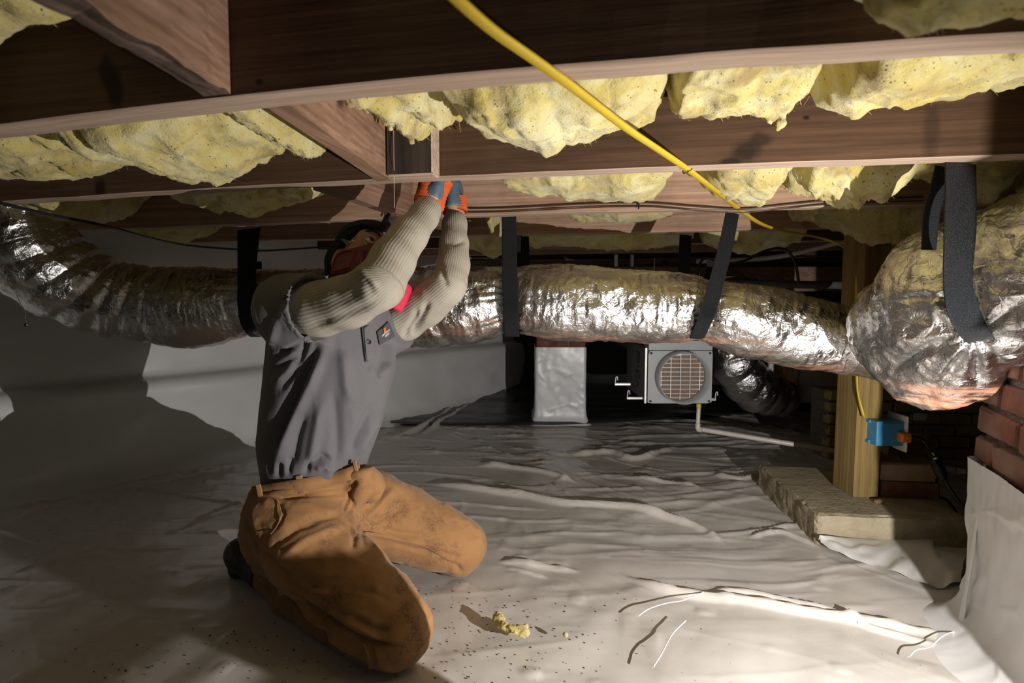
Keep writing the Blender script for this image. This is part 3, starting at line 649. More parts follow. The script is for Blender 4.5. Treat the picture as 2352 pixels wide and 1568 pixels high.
# ------------------------------------------------------------------ foil ducts
def set_wear(o, vals):
    a = o.data.attributes.new('wear', 'FLOAT', 'POINT'); a.data.foreach_set('value', np.asarray(vals, np.float32))
def foil_tube(name, label, pts, n, m, pinches=(), seed=0, amp=1.0, wear=True, mat=None, parent=None, kinks=(), rings=0):
    """pts rows: px, py, depth, radius in m"""
    c4 = spline(np.array([np.r_[P(a, b, D), r] for a, b, D, r in pts]), n)
    V, F, s, th, N = tube(c4[:, :3], c4[:, 3], m, 1.0, False, ref=(0, 0, 1.0) if not rings else None)
    sg = np.repeat(s, m); tg = np.tile(th, n); rg = np.repeat(c4[:, 3], m)
    q = np.stack([sg * 1.0, np.cos(tg) * rg, np.sin(tg) * rg], 1)
    d = 0.010 * fbm(q * np.array([5, 9, 9]), 3, seed)
    d += 0.0045 * np.clip(ridged(q * np.array([16, 9, 9]) + 0.5 * fbm(q * 9, 2, seed + 2)[:, None], 3, seed + 5) - 0.3, 0, 2)
    d += 0.0013 * ridged(q * 42, 3, seed + 8)
    lng = ridged(np.stack([sg * 30, tg * 1.3, sg * 0], 1), 2, seed + 11); d += 0.0032 * np.clip(lng, 0, 2)
    cx = c4[:, :3]; spx = proj(cx)[:, 0]
    for pxs, wd, dep in pinches:
        sc = np.interp(pxs, spx, s) if spx[-1] > spx[0] else np.interp(-pxs, -spx, s)
        k = np.abs(sg - sc) / wd; d -= dep * np.exp(-k ** 2) * (0.6 + 0.4 * (np.cos(tg) < 0.3))
        rad = np.abs(np.sin(tg * 9 + 3 * noise(np.stack([tg * 3, sg * 4, sg * 0], 1), 3))); d += 0.010 * dep / 0.03 * (rad - .5) * np.exp(-((sg - sc) / (wd * 1.9)) ** 2)
    for pxs, wd, dep, slant in kinks:
        sc = np.interp(pxs, spx, s) if spx[-1] > spx[0] else np.interp(-pxs, -spx, s)
        d -= dep * np.exp(-((sg - sc - slant * np.cos(tg)) / wd) ** 2)
    if rings: d += 0.026 * np.abs(np.sin(sg * rings / 2 + .4 * np.cos(tg)))
    V = V + N * (0.62 * amp * d)[:, None]
    o = obj(name, V, F, mat or FOIL, parent, True)
    if label: tag(o, label, 'duct')
    cosz = np.cos(tg); wv = np.clip((-cosz - 0.25) * 1.6, 0, 1) * np.clip(0.45 + 0.9 * fbm(np.stack([sg * 2.6, tg * 0.6, sg * 0], 1), 2, seed + 20), 0, 1) if wear else cosz * 0
    set_wear(o, wv); return o
md = foil_tube('foil_duct', 'long silver foil duct hung by black straps across the crawl space',
 [(18, 385, 1.98, .115), (28, 470, 2.0, .125), (60, 560, 2.03, .15), (130, 630, 2.07, .155), (225, 678, 2.12, .145), (330, 697, 2.17, .142), (470, 706, 2.2, .148), (565, 695, 2.2, .128), (680, 700, 2.16, .135),
  (800, 706, 2.13, .135), (930, 706, 2.1, .142), (1060, 700, 2.06, .142), (1170, 688, 2.03, .118), (1290, 695, 2.01, .132), (1430, 701, 1.98, .126), (1540, 706, 1.95, .120), (1625, 712, 1.92, .105), (1720, 735, 1.90, .118),
  (1830, 762, 1.88, .116), (1930, 780, 1.86, .110), (2040, 800, 1.80, .10)], 760, 190,
 pinches=[(568, 0.035, 0.016), (1170, 0.045, 0.020), (1622, 0.04, 0.018)], seed=100,
 kinks=[(95, .02, .02, .05), (150, .018, .018, .05), (215, .02, .022, .05), (260, .014, .012, .03), (315, .018, .02, .04), (370, .014, .012, .02), (1010, .02, .012, -.05), (1800, .015, .010, .04)])
# the big nearer duct, right: a bulging branch
AXB = np.array([CR, CU, CF])
def duct2(X):
    pts = [(2035, 790, 1.72, .085), (2105, 742, 1.52, .145), (2200, 700, 1.38, .170), (2310, 655, 1.27, .165), (2460, 600, 1.15, .165), (2620, 540, 1.05, .16)]
    f = None
    for i in range(len(pts) - 1):
        a, b = pts[i], pts[i + 1]; g = cap_sdf(X, P(*a[:3]), P(*b[:3]), a[3], b[3]); f = g if f is None else smin(f, g, 0.03)
    f = smin(f, cap_sdf(X, P(2120, 850, 1.47), P(2190, 845, 1.40), .085, .075), 0.09)
    f = smin(f, cap_sdf(X, P(2150, 895, 1.44), P(2215, 880, 1.38), .042, .036), 0.06)
    f = smin(f, cap_sdf(X, P(2130, 610, 1.42), P(2250, 580, 1.35), .05, .06), 0.08)
    q = X * 1.0; f = f + 0.010 * noise(q * 7, 3) * 1.0
    return f
ctr = [P(2035, 790, 1.72), P(2620, 540, 1.05), P(2150, 940, 1.44), P(2200, 500, 1.3)]
lo = np.min(ctr, 0) - .22; hi = np.max(ctr, 0) + .22
V, F = surface_nets(duct2, lo, hi, 0.0062); N = vnormals(V, F)
for _ in range(1):
    d = 0.0045 * np.clip(ridged(V * 14 + 0.6 * fbm(V * 8, 2, 3)[:, None], 3, 201) - 0.3, 0, 2) + 0.0016 * ridged(V * 46, 3, 205)
    px = proj(V); cen = np.array([2235, 775.0]); r = np.linalg.norm(px - cen, axis=1); an = np.arctan2(px[:, 1] - cen[1], px[:, 0] - cen[0])
    d += 0.014 * np.exp(-(r / 190) ** 2) * (np.abs(np.sin(an * 4.5 + 1.0 * noise(V * 4, 9))) - 0.6)
    an2 = px[:, 0] + 0.5 * px[:, 1]; d += 0.003 * np.clip(np.sin(an2 / 13.0 + 2.5 * noise(V * 8, 19)), 0, 1) * (px[:, 1] < 640)
V = V + N * d[:, None]
V = folds(V, N, [([(2170, 520), (2185, 640), (2200, 720), (2235, 770), (2290, 800)], 26, -0.020),
                 ([(1985, 800), (2020, 850), (2060, 900), (2140, 925)], 6, -0.006), ([(2200, 770), (2120, 800), (2050, 850)], 9, -0.010), ([(2210, 790), (2170, 840), (2140, 880)], 8, 0.008),
                 ([(2250, 800), (2245, 850), (2260, 880)], 8, -0.008), ([(2070, 670), (2130, 665), (2190, 672)], 6, 0.009), ([(2070, 685), (2130, 680), (2190, 686)], 5, -0.008)])
d2 = obj('foil_duct', V, F, FOIL, None, True); tag(d2, 'large bulging silver foil duct at right, sagging over the brick pier', 'duct')
px = proj(V); set_wear(d2, np.clip((px[:, 1] - (880 + 0.02 * (px[:, 0] - 2100))) / 22, 0, 1) * (px[:, 1] > 850) * (0.75 + .25 * noise(V * 20, 3)) * 1.6 + np.clip((px[:, 1] - 840) / 80, 0, 1) * 0.3)
# rear flexible duct behind the dehumidifier
foil_tube('foil_duct', 'shiny corrugated flexible duct hanging behind the grey dehumidifier', [(1688, 640, 3.35, .11), (1682, 760, 3.35, .125), (1690, 840, 3.35, .13), (1735, 890, 3.4, .125), (1800, 905, 3.5, .12)], 260, 90, seed=300, wear=False, mat=FOIL_DARK, rings=58, amp=0.9)
# sheet metal plenum
pn = empty('metal_plenum', P(1880, 925, 3.4), 'dull sheet metal plenum box behind the wooden post', 'duct')
fc = P(1905, 868, 3.4)
bm = BM(); bm_box(bm, fc + F0 * .12, AXC, (.36, .24, .29), .004); bm_done(bm, 'body', plain('stained_galvanised', (0.62, 0.57, 0.53), 0.5, 0.2, 0.35, 8), pn)
box('end_flange', P(1814, 868, 3.385) + F0 * .1, (.085, .23, .27), KRAFT, pn, AXC, .003)
box('metal_trim', P(1771, 845, 3.36), (.03, .02, .32), SILV, pn, AXC, .002)
# ------------------------------------------------------------------ webbing straps
def strap(label, pts, width, parent=None, name='strap', n=90, thick=0.0035, grp='black webbing straps holding the ducts', face=None, twist=None):
    """pts rows: px, py, depth; ribbon whose width stays across the view (face = across vector)"""
    C = spline(np.array([P(*p) for p in pts]), n); T = np.gradient(C, axis=0); T /= np.linalg.norm(T, axis=1)[:, None]
    W = np.array(face if face is not None else CR, float); A = W[None] - T * (T @ W)[:, None]; A /= np.linalg.norm(A, axis=1)[:, None]
    if twist is not None:
        B0 = np.cross(T, A); an = np.interp(np.linspace(0, 1, n), np.linspace(0, 1, len(twist)), np.radians(twist)); A = A * np.cos(an)[:, None] + B0 * np.sin(an)[:, None]
    B = np.cross(T, A); wd = np.broadcast_to(np.interp(np.linspace(0, 1, n), np.linspace(0, 1, len(np.atleast_1d(width))), np.atleast_1d(width)), (n,))
    k = 9; us = np.linspace(-0.5, 0.5, k); V = []
    for sgn in (1, -1):
        V.append(C[:, None] + A[:, None] * (us[None, :, None] * wd[:, None, None]) * sgn + B[:, None] * sgn * thick / 2)
    V = np.concatenate(V, 1).reshape(-1, 3); F = grid_faces(n, 2 * k, True); F = [tuple(f) for f in F] + [tuple(range(2 * k))[::-1], tuple((n - 1) * 2 * k + j for j in range(2 * k))]
    o = obj(name, V, F, WEB, parent, True)
    if parent is None: tag(o, label, 'strap', grp)
    return o
def loop(label, front, back, width, **kw):
    """a strap that comes down the near side, passes under and climbs the far side"""
    return strap(label, front + back, width, n=140, **kw)
loop('black strap at the centre, hanging straight beside the raised arm', [(1169, 497, 1.985), (1170, 560, 1.95), (1171, 640, 1.90), (1173, 700, 1.885), (1174, 745, 1.93)], [(1176, 772, 2.02), (1178, 750, 2.12), (1180, 680, 2.17), (1180, 600, 2.14), (1181, 540, 2.1)], [.050, .050, .052, .052, .05, .05])
loop('slanting black strap above the grey dehumidifier', [(1682, 489, 1.87), (1668, 560, 1.84), (1645, 650, 1.80), (1625, 720, 1.785), (1608, 760, 1.83)], [(1600, 778, 1.92), (1602, 760, 2.0), (1620, 690, 2.05), (1640, 600, 2.05)], [.043, .045, .046, .047, .045])
loop('black strap around the duct behind the worker, left', [(572, 526, 2.20), (570, 560, 2.15), (566, 640, 2.06), (563, 700, 2.045), (570, 745, 2.08)], [(590, 772, 2.18), (596, 760, 2.3), (590, 690, 2.36), (585, 600, 2.34)], [.085, .066, .05, .050, .053, .055])
loop('broad black strap in the right foreground under the big bulging duct', [(2206, 372, 1.165), (2206, 480, 1.12), (2203, 560, 1.09), (2200, 640, 1.085), (2208, 700, 1.10), (2232, 755, 1.15)], [(2262, 788, 1.24), (2300, 800, 1.38), (2330, 770, 1.5)], [.058, .058, .052, .046, .044, .048, .05])
strap('loose strap tail with a cut end, left of the broad right strap', [(2175, 385, 1.20), (2158, 430, 1.21), (2140, 490, 1.215), (2133, 574, 1.22)], [.05, .034, .034, .030])
strap('short far black strap behind the centre strap', [(1200, 543, 2.62), (1202, 600, 2.6), (1202, 650, 2.55)], [.058])
strap('short far black strap above the duct, left of the slanting strap', [(1575, 540, 2.55), (1573, 585, 2.5), (1572, 640, 2.45)], [.052])
# ------------------------------------------------------------------ cables
yw = cable('yellow_cable', [P(1010, -60, .50), P(1040, -12, .535), P(1130, 68, .60), P(1225, 135, .66), P(1315, 200, .735), P(1440, 295, .93), P(1515, 345, 1.10), P(1578, 388, 1.245), P(1640, 435, 1.52), P(1695, 478, 1.80), P(1745, 512, 2.0), P(1800, 530, 2.2), P(1880, 545, 2.36),
  P(1930, 562, 2.33), P(1958, 588, 2.20), P(1967, 615, 2.075), P(1967, 700, 2.055), P(1968, 800, 2.05), P(1968, 880, 2.04), P(1975, 925, 2.025), P(1984, 958, 2.02)],
  np.interp(np.linspace(0, 1, 240), [0, .1, .25, .42, .6, .78, 1], [.0098, .0098, .0105, .0110, .0112, .008, .0075]), YELLOW, n=240, m=16, flat=0.5, ref=(0.35, 0.2, 1.0))
tag(yw, 'flat yellow electrical cable sagging from top centre to the blue box', 'cable')
st = cable('cable_staple', [P(1568, 392, 1.24), P(1572, 398, 1.235), P(1586, 390, 1.235), P(1592, 384, 1.24)], .0014, BLACKP, n=16); tag(st, 'thin dark wire staple clasping the yellow cable under the second joist', 'staple')
c = cable('black_cable', [P(-60, 450, 1.5), P(0, 466, 1.57), P(120, 494, 1.72), P(240, 518, 1.9), P(340, 545, 2.2), P(430, 563, 2.5), P(550, 573, 2.75), P(620, 575, 2.9), P(760, 566, 3.1)], .0048, BLACKP, n=120)
tag(c, 'thin black cable running from the left edge above the duct bend', 'cable')
for k, (dy, dd) in enumerate(((0, 0), (9, 0.002))):
    c = cable('thin_wire', [PY(a, b + dy, JY[3] - .006 - dd) for a, b in ((960, 470), (1070, 478), (1180, 476), (1300, 470), (1400, 466), (1500, 466), (1600, 474), (1700, 479), (1800, 470), (1900, 460), (2010, 455), (2120, 452))], .0026 if k == 0 else .0018, BROWNW, n=120)
    tag(c, ['upper brown wire running along the pale third joist', 'lower thinner wire along the pale third joist'][k], 'wire', 'wires stapled to the third joist')
c = cable('black_cable', [P(1600, 640, 2.5), P(1615, 595, 2.5), P(1660, 605, 2.5), P(1710, 598, 2.5), P(1760, 575, 2.5), P(1800, 572, 2.5), P(1825, 600, 2.5), P(1835, 650, 2.5)], .006, BLACKP, n=80)
tag(c, 'black cable looping above the silver duct left of the post', 'cable')
c = cable('hanging_string', [P(38, 676, 1.95), P(46, 695, 1.95), P(57, 715, 1.95), P(60, 742, 1.95)], .0012, GREYP, n=30); tag(c, 'thin string with a dark knot dangling below the duct bend', 'string')
box('knot', P(60, 746, 1.95), (.014, .008, .012), BLACKP, c, AXC, .003)
# wire insulation hangers
for k, (a, b, lab) in enumerate((((PY(1873, 195, 1.22)), PY(1843, 242, 1.288), 'bent wire insulation hanger poking out beside the crumbly batt'), (PY(1053, 268, 1.25), PY(1057, 303, 1.288), 'short rusty wire beside the blackened block'))):
    o = cable('wire_hanger', [a, b] if k else [PY(1833, 203, 1.26), b, a], .0015, plain('rusty_wire%d' % k, (.35, .2, .13), .5, .6), n=24); tag(o, lab, 'wire')
c = cable('hanging_string', [PY(904, 300, 1.24), PY(905, 380, 1.24), P(906, 480, 1.35)], .0005, PVC, n=30); tag(c, 'pale string hanging at the left edge of the blackened block', 'string')
# ------------------------------------------------------------------ far details above the duct
o = cable('pipe', [P(1640, 650, 3.0), P(1800, 653, 3.0), P(1940, 655, 3.0)], .02, GREYP, n=20, m=16); tag(o, 'horizontal dark grey pipe above the duct, left of the post', 'pipe')
o = cable('pipe', [P(1600, 600, 3.4), P(1780, 590, 3.2), P(1960, 548, 2.95)], .014, PVC, n=20, m=12); tag(o, 'slanting pale pipe in the shade left of the post', 'pipe')
for k, (a, lab) in enumerate(((1415, 'left short hanging clamp above the silver duct'), (1452, 'second short hanging clamp above the silver duct'))):
    o = box('hanging_clamp', P(a, 598, 2.9), (.018, .012, .06), STEEL, None, AXC, .003); tag(o, lab, 'clamp')
gb = box('girder', L2(1.27, 4.1, .93), (3.1, .10, .17), W_RED, None, AXC, .004); tag(gb, 'reddish wooden girder far back, just above the silver duct', 'beam')
box('masonry_ledge', L2(-1.30, 3.55, .80), (.95, .14, .20), BRICK_T, wl, AXC, .006)
# ------------------------------------------------------------------ rear pier wrapped in white
pr = empty('brick_pier', L2(.31, 3.81, 0), 'narrow brick pier wrapped in white plastic, standing at the centre rear', 'pier')
bm = BM(); bm_box(bm, L2(.309, 3.81, .50), AXC, (.285, .285, 1.0), .002); bm_done(bm, 'core', MORTAR, pr)
courses(pr, L2(.155, 3.66, 0), CR, -F0, .315, .475, .90, BRICK, seed=30, th=.06)
def wrap_sheet(name, face_pts, z0, z1, parent, mat, seed, flare=.03, n=120, m=110, amp=.006, topf=None):
    fp = np.asarray(face_pts, float); L = np.r_[0, np.cumsum(np.linalg.norm(np.diff(fp, axis=0), axis=1))]
    u = np.linspace(0, L[-1], n); C = np.stack([np.interp(u, L, fp[:, k]) for k in range(2)], 1)
    for _ in range(2): C[1:-1] = (C[:-2] + 2 * C[1:-1] + C[2:]) / 4
    T = np.gradient(C, axis=0); T /= np.linalg.norm(T, axis=1)[:, None]; Nn = np.stack([T[:, 1], -T[:, 0]], 1)
    v = np.linspace(0, 1, m); U, Vv = np.meshgrid(u, v, indexing='ij'); ztop = (topf(U) if topf else z1)
    zz = z0 + (ztop - z0) * Vv
    q = np.stack([U * 6, zz * 3.2, zz * 0], -1)
    d = amp * fbm(q * .6, 3, seed) + amp * 1.0 * np.clip(ridged(np.stack([U * 5 + zz * 5, zz * 6.5 - U * 3, U * 0], -1) * .8, 3, seed + 4) - .75, 0, 2) + flare * np.exp(-zz / .035) + 0.25 * amp * fbm(q * 5, 2, seed + 8)
    XY = C[:, None] + Nn[:, None] * d[..., None]; lat, dep = XY[..., 0], XY[..., 1]
    Vt = CR * lat.reshape(-1, 1) + F0 * dep.reshape(-1, 1) + ZZ * zz.reshape(-1, 1)
    return obj(name, Vt, grid_faces(n, m), mat, parent, True)
wrap_sheet('plastic_wrap', [(.155, 3.98), (.148, 3.652), (.472, 3.652), (.465, 3.98)], -.01, .487, pr, WRAP, 400, amp=.0032)
# right foreground pier
E1 = np.array([1.155, 1.415]); FD = np.array([-.35, -.94]); FD /= np.linalg.norm(FD); FB = np.array([.94, -.35]); FB /= np.linalg.norm(FB)
rp = empty('brick_pier', L2(1.25, 1.15, 0), 'brick pier at the right edge, lower part wrapped in white plastic', 'pier')
cc = E1 + FD * .33 + FB * .18; AXP = np.array([CR * FD[0] + F0 * FD[1], CR * FB[0] + F0 * FB[1], ZZ])
bm = BM(); bm_box(bm, CR * cc[0] + F0 * cc[1] + ZZ * .335, AXP, (.63, .335, .67), .002); bm_done(bm, 'core', MORTAR, rp)
courses(rp, CR * E1[0] + F0 * E1[1], AXP[0], -AXP[1], .66, .335, .70, BRICK, seed=50, th=.07, bh=.057, joint=.016)
courses(rp, CR * E1[0] + F0 * E1[1] + AXP[1] * .0, AXP[1], -AXP[0], .35, .335, .70, BRICK, seed=60, th=.05, bh=.057, joint=.016)
e2 = E1 + np.array([.0, .0]); w1 = E1 - FB * .012 - FD * .008
wrap_sheet('plastic_wrap', [tuple(w1 + FB * .34), tuple(w1), tuple(w1 + FD * .72), tuple(w1 + FD * .72 + FB * .2)], -.035, .41, rp, WRAP, 410, flare=.06, n=190, m=150, amp=.007)
for lab, pts in (('upper thin curled plastic thread on the sheet, right foreground', [(1465, 1415), (1490, 1398), (1530, 1385), (1570, 1378), (1615, 1360)]), ('lower long thin plastic thread in the foreground', [(1500, 1532), (1520, 1500), (1545, 1455), (1575, 1425)]), ('thin plastic thread near the foot of the wrapped pier', [(2088, 1508), (2105, 1492), (2135, 1485), (2165, 1460), (2190, 1450)])):
    o = cable('plastic_thread', [PZ(a, b, .006 + .004 * (k % 2)) for k, (a, b) in enumerate(pts)], .0016, WHITE, n=40, m=6); tag(o, lab, 'thread')
# a fold of loose sheet hanging down the pier's corner
kf = [PZ(2188, 1446, .0), P(2206, 1330, 1.40), P(2222, 1220, 1.40), P(2238, 1120, 1.40), P(2246, 1064, 1.40)]
o = cable('loose_fold', [np.asarray(k) + CR * .018 for k in kf], [.008 + .002 * math.sin(i * .3) for i in range(60)], WRAP, rp, n=60, m=14, flat=0.45)
# ------------------------------------------------------------------ concrete pad, post, bricks
def tri(px, py, z): return PZ(px, py, z)
zt = .092; A = tri(1741, 1067, zt); B = tri(1877, 1181, zt); C3 = tri(2237, 1196, zt); D4 = A + (C3 - B)
pts = [A, B, C3, D4]; ux = (C3 - B); Lx = np.linalg.norm(ux); ux /= Lx; uy = (A - B); Ly = np.linalg.norm(uy); uy /= Ly
nx, ny, nz = 44, 48, 9
bm = BM(); bm_box(bm, (0, 0, 0), AXW, (1, 1, 1)); bmesh.ops.subdivide_edges(bm, edges=bm.edges[:], cuts=30, use_grid_fill=True)
for v in bm.verts:
    a, b, cz = v.co.x + .5, v.co.y + .5, v.co.z + .5
    p = B + ux * Lx * a + uy * Ly * b; p = np.array([p[0], p[1], -.01 + (zt + .01) * cz])
    edge = (abs(v.co.x) > .49) + (abs(v.co.y) > .49) + (cz > .99)
    k = float(fbm(np.array([p * 22]), 3, 7)[0]); c0 = B + ux * Lx / 2 + uy * Ly / 2
    dirn = np.array([p[0] - c0[0], p[1] - c0[1], 0]) / .3
    p = p + dirn * .004 * k * (edge >= 1) - (dirn * .006 + ZZ * .005) * (edge >= 2) * (0.6 + abs(k))
    v.co = p
pad = bm_done(bm, 'concrete_pad', CONC, None, False); tag(pad, 'square concrete footing pad under the treated wooden post', 'footing')
pa = tri(1960, 1142, zt); pb = tri(2018, 1144.5, zt); pc = tri(1912, 1114, zt); ex = pb - pa; Wp = np.linalg.norm(ex); ex /= Wp; ey = pc - pa; Dp = np.linalg.norm(ey); ey /= Dp
def postat(a, b, z): return np.array([*(pa + ex * Wp * a + ey * Dp * b)[:2], z])
post = hexa('wooden_post', [postat(0, 0, zt), postat(1, 0, zt), postat(1, 1, zt), postat(0, 1, zt), postat(0, 0, 1.087), postat(1, 0, 1.087), postat(1, 1, 1.087), postat(0, 1, 1.087)], W_POST, None, .003)
tag(post, 'square yellowish treated post standing on the concrete pad', 'post')
bx = ex; by = np.array([-ex[1], ex[0], 0])
b0 = tri(2021, 1144, zt)
for k, (z, lab, mt) in enumerate(((zt, 'lower red-brown brick lying on the pad beside the post', BRICK), (zt + .064, 'upper tan brick stacked beside the post', BRICK_T))):
    me = rough_brick('brick', (.195, .12, .060), mt, 70 + k); o = bpy.data.objects.new('loose_brick', me); COL.objects.link(o)
    o.location = b0 + bx * (.1015 if k == 0 else .1005) + by * .064 + ZZ * (z - zt + .032); o.rotation_euler = (0, 0, math.atan2(bx[1], bx[0]))
    tag(o, lab, 'brick', 'bricks stacked on the concrete pad')
# splinter of wood on the pad
o = box('wood_splinter', tri(2018, 1156, zt) + ZZ * .008, (.035, .018, .014), W_BLOCK, None, rotax(30), .005); tag(o, 'small dark splinter lying on the pad in front of the post', 'debris')
# ------------------------------------------------------------------ junction box with plug and cords
jb = empty('junction_box', P(2030, 1018, 2.0), 'blue plastic junction box with white cover fixed to the wooden post', 'electrical box')
jc = P(2029, 990, 2.035); bm = BM(); bm_box(bm, jc, AXC, (.096, .078, .086), .004, 2); bm_done(bm, 'box_body', BLUE, jb)
for s_ in (-1, 1): box('mounting_tab', jc + CR * -.048 + F0 * .01 + ZZ * s_ * .036, (.012, .03, .012), BLUE, jb, AXC, .002)
box('ridge', jc + F0 * -.040 + ZZ * .036, (.086, .004, .003), BLUE, jb, AXC, .0008)
axt = rotax(11.6 + 14)
box('cover_plate', P(2055, 990, 2.035) + CR * .009, (.007, .105, .125), WHITE, jb, AXC, .002)
box('gasket', P(2055, 990, 2.035) + CR * .0115, (.002, .09, .108), plain('gasket', (.15, .05, .05), .6), jb, AXC, .0004)
pg = empty('power_plug', P(2076, 1004, 2.02), 'orange plug with three-eyed face pushed into the blue box', 'plug')
pc_ = P(2077, 1004, 1.985); bm = BM(); bm_box(bm, pc_, AXC, (.036, .03, .034), .008, 3); bm_done(bm, 'plug_body', ORANGE, pg, True)
for dx, dz in ((-.004, .006), (.006, .006), (.001, -.008)): box('slot', pc_ + CR * dx + ZZ * dz - F0 * .0155, (.003, .002, .005), BLACKP, pg, AXC, .0005)
o = cable('extension_lead', [P(2088, 1002, 2.02), P(2110, 1006, 2.01), P(2128, 1020, 2.0), P(2139, 1045, 1.98), P(2150, 1066, 1.96), P(2163, 1090, 1.94), P(2190, 1135, 1.9), P(2215, 1165, 1.88), P(2240, 1192, 1.86), P(2252, 1206, 1.88)], .0058, BLACKP, n=90)
tag(o, 'black power cord bending down from the orange plug', 'cord')
bm_ = [P(2147, 1058, 1.965), P(2158, 1080, 1.945), P(2168, 1102, 1.93)]
cable('connector', bm_, [.012, .017, .019, .018, .016, .01], BLACKP, o, n=6, m=12)
cable('yellow_tag', [P(2139, 1040, 1.985), P(2143, 1048, 1.98)], .0085, YEL, o, n=4, m=10)
cable('white_tag', [P(2148, 1052, 1.965), P(2156, 1068, 1.95)], .007, WHITE, o, n=4, m=8)
o = cable('extension_lead', [P(2032, 1019, 2.03), P(2050, 1028, 2.06), P(2066, 1044, 2.1), P(2080, 1062, 2.12), P(2090, 1072, 2.14)], .004, BLACKP, n=40); tag(o, 'thin black cord dropping behind the upper tan brick', 'cord')
o = cable('extension_lead', [P(2160, 1090, 2.0), P(2149, 1110, 2.05), P(2147, 1140, 2.1), P(2170, 1145, 2.12), P(2190, 1165, 2.1), P(2205, 1195, 2.05)], .0048, BLACKP, n=60); tag(o, 'black cord looping down behind the stacked bricks', 'cord')
# ------------------------------------------------------------------ rear right: brick stub, stones, drain pipe
ys_ = empty('brick_wall_stub', L2(1.95, 3.0, 0), 'low buff brick wall in shade behind the plug, rear right', 'wall')
bm = BM(); bm_box(bm, L2(2.05, 2.93, .17), AXC, (.95, .17, .34), .002); bm_done(bm, 'core', MORTAR, ys_)
courses(ys_, L2(1.575, 2.835, 0), CR, -F0, .95, .0, .345, BRICK_Y, bl=.15, bh=.050, joint=.009, seed=80, th=.06)
o = box('ribbed_sheet', L2(2.2, 2.95, .47), (.5, .05, .24), plain('grey_panel', (.13, .13, .14), .5), None, AXC, .004); tag(o, 'dark grey ribbed panel above the buff brick wall', 'panel')
o = box('paper_tag', P(2113, 957, 2.78), (.055, .004, .036), WHITE, None, rotax(11.6 - 14), .001); tag(o, 'small white paper label on the shaded brick wall', 'label')
for k, (px_, py_, sx, sz, lab) in enumerate(((2062, 1002, .22, .045, 'upper flat tan stone behind the orange plug'), (2075, 1026, .24, .05, 'middle flat tan stone behind the cord'), (2085, 1052, .17, .06, 'lowest brown stone behind the black cord'))):
    me = rough_brick('stone', (sx, .12, sz), BRICK_T, 90 + k, amp=.006); o = bpy.data.objects.new('flat_stone', me); COL.objects.link(o); o.location = P(px_, py_, 2.74); o.rotation_euler = (0, 0, YAW + .08 * k); tag(o, lab, 'stone', 'flat stones piled behind the post')
dp = empty('drain_pipe', P(1603, 985, 3.0), 'thin white plastic drain pipe leading right from the dehumidifier', 'pipe')
cable('pipe', [P(1605, 936, 3.0), P(1603.5, 960, 3.0), P(1602.5, 978, 3.0)], .0105, PVC, dp, n=12, m=14)
cable('pipe', [P(1606, 985, 3.0), P(1760, 1010, 2.88), P(1915, 1035, 2.78), P(2080, 1062, 2.66), P(2150, 1073, 2.60), P(2216, 1083, 2.56)], .0125, PVC, dp, n=40, m=14)
cable('elbow', [P(1603, 972, 3.0), P(1602.5, 981, 3.0), P(1605, 986, 3.0), P(1614, 987.5, 2.99)], .0135, PVC, dp, n=12, m=14)
cable('coupling', [P(2190, 1079.5, 2.575), P(2202, 1081.5, 2.57)], .0155, PVC, dp, n=4, m=14)
cable('yellow_fitting', [P(1605, 927, 3.0), P(1605, 936, 3.0)], .0125, YEL, dp, n=4, m=14)
# ------------------------------------------------------------------ dehumidifier
dh = empty('dehumidifier', P(1560, 925, 3.1), 'grey metal dehumidifier with round grille collar hung at the rear', 'dehumidifier')
def DH(px, py, D): return P(px, py, D)
tl = P(1489, 803, 3.0); br = P(1636, 926, 3.0); cx = (tl + br) / 2; wdt = abs((br - tl) @ CR); hgt = abs((br - tl)[2])
AXD = AXC
cpl = P(1562, 866, 3.0); hw = .166; hh = .137
bm = BM(); bm_box(bm, cpl + F0 * .27 + CR * -.006 + ZZ * .01, AXD, (.335, .50, .285), .004); bm_done(bm, 'cabinet', GREYD, dh)
# front plate with a hole and a deep collar
ring = 64; th = np.linspace(0, 2 * np.pi, ring, endpoint=False); cc_ = P(1563, 864, 3.0) - cpl; oc = np.array([cc_ @ CR, cc_[2]]); rr = .132
def pl_pt(a, b, dep): return cpl + CR * a + ZZ * b + F0 * dep
V = []; sq = []
for t in th:
    cx_, sx_ = math.cos(t), math.sin(t); k = min((hw - oc[0] if cx_ > 0 else hw + oc[0]) / max(abs(cx_), 1e-6), (hh - oc[1] if sx_ > 0 else hh + oc[1]) / max(abs(sx_), 1e-6)); sq.append((oc[0] + cx_ * k, oc[1] + sx_ * k))
rr = .133
for dep in (0.0, .012):
    V += [pl_pt(a, b, dep) for a, b in sq] + [pl_pt(oc[0] + rr * math.cos(t), oc[1] + rr * math.sin(t), dep) for t in th]
F = []
for i in range(ring):
    j = (i + 1) % ring; F += [(i, j, ring + j, ring + i), (2 * ring + i, 3 * ring + i, 3 * ring + j, 2 * ring + j), (i, 2 * ring + i, 2 * ring + j, j), (ring + i, ring + j, 3 * ring + j, 3 * ring + i)]
obj('front_plate', V, F, GREYM, dh)
Vc = []
for rad_, dep in ((rr + .001, 0.0), (rr - .001, -.085), (rr - .005, -.085), (rr - .006, .02)): Vc += [pl_pt(oc[0] + rad_ * math.cos(t), oc[1] + rad_ * math.sin(t), dep) for t in th]
Fc = []
for lv in range(3):
    for i in range(ring): j = (i + 1) % ring; Fc.append((lv * ring + i, lv * ring + j, (lv + 1) * ring + j, (lv + 1) * ring + i))
col_ = obj('collar', Vc, Fc, GREYM, dh, True)
o = box('filter', cpl + F0 * .016 + CR * oc[0] + ZZ * oc[1], (.252, .006, .252), FILTER, dh, AXD, 0)
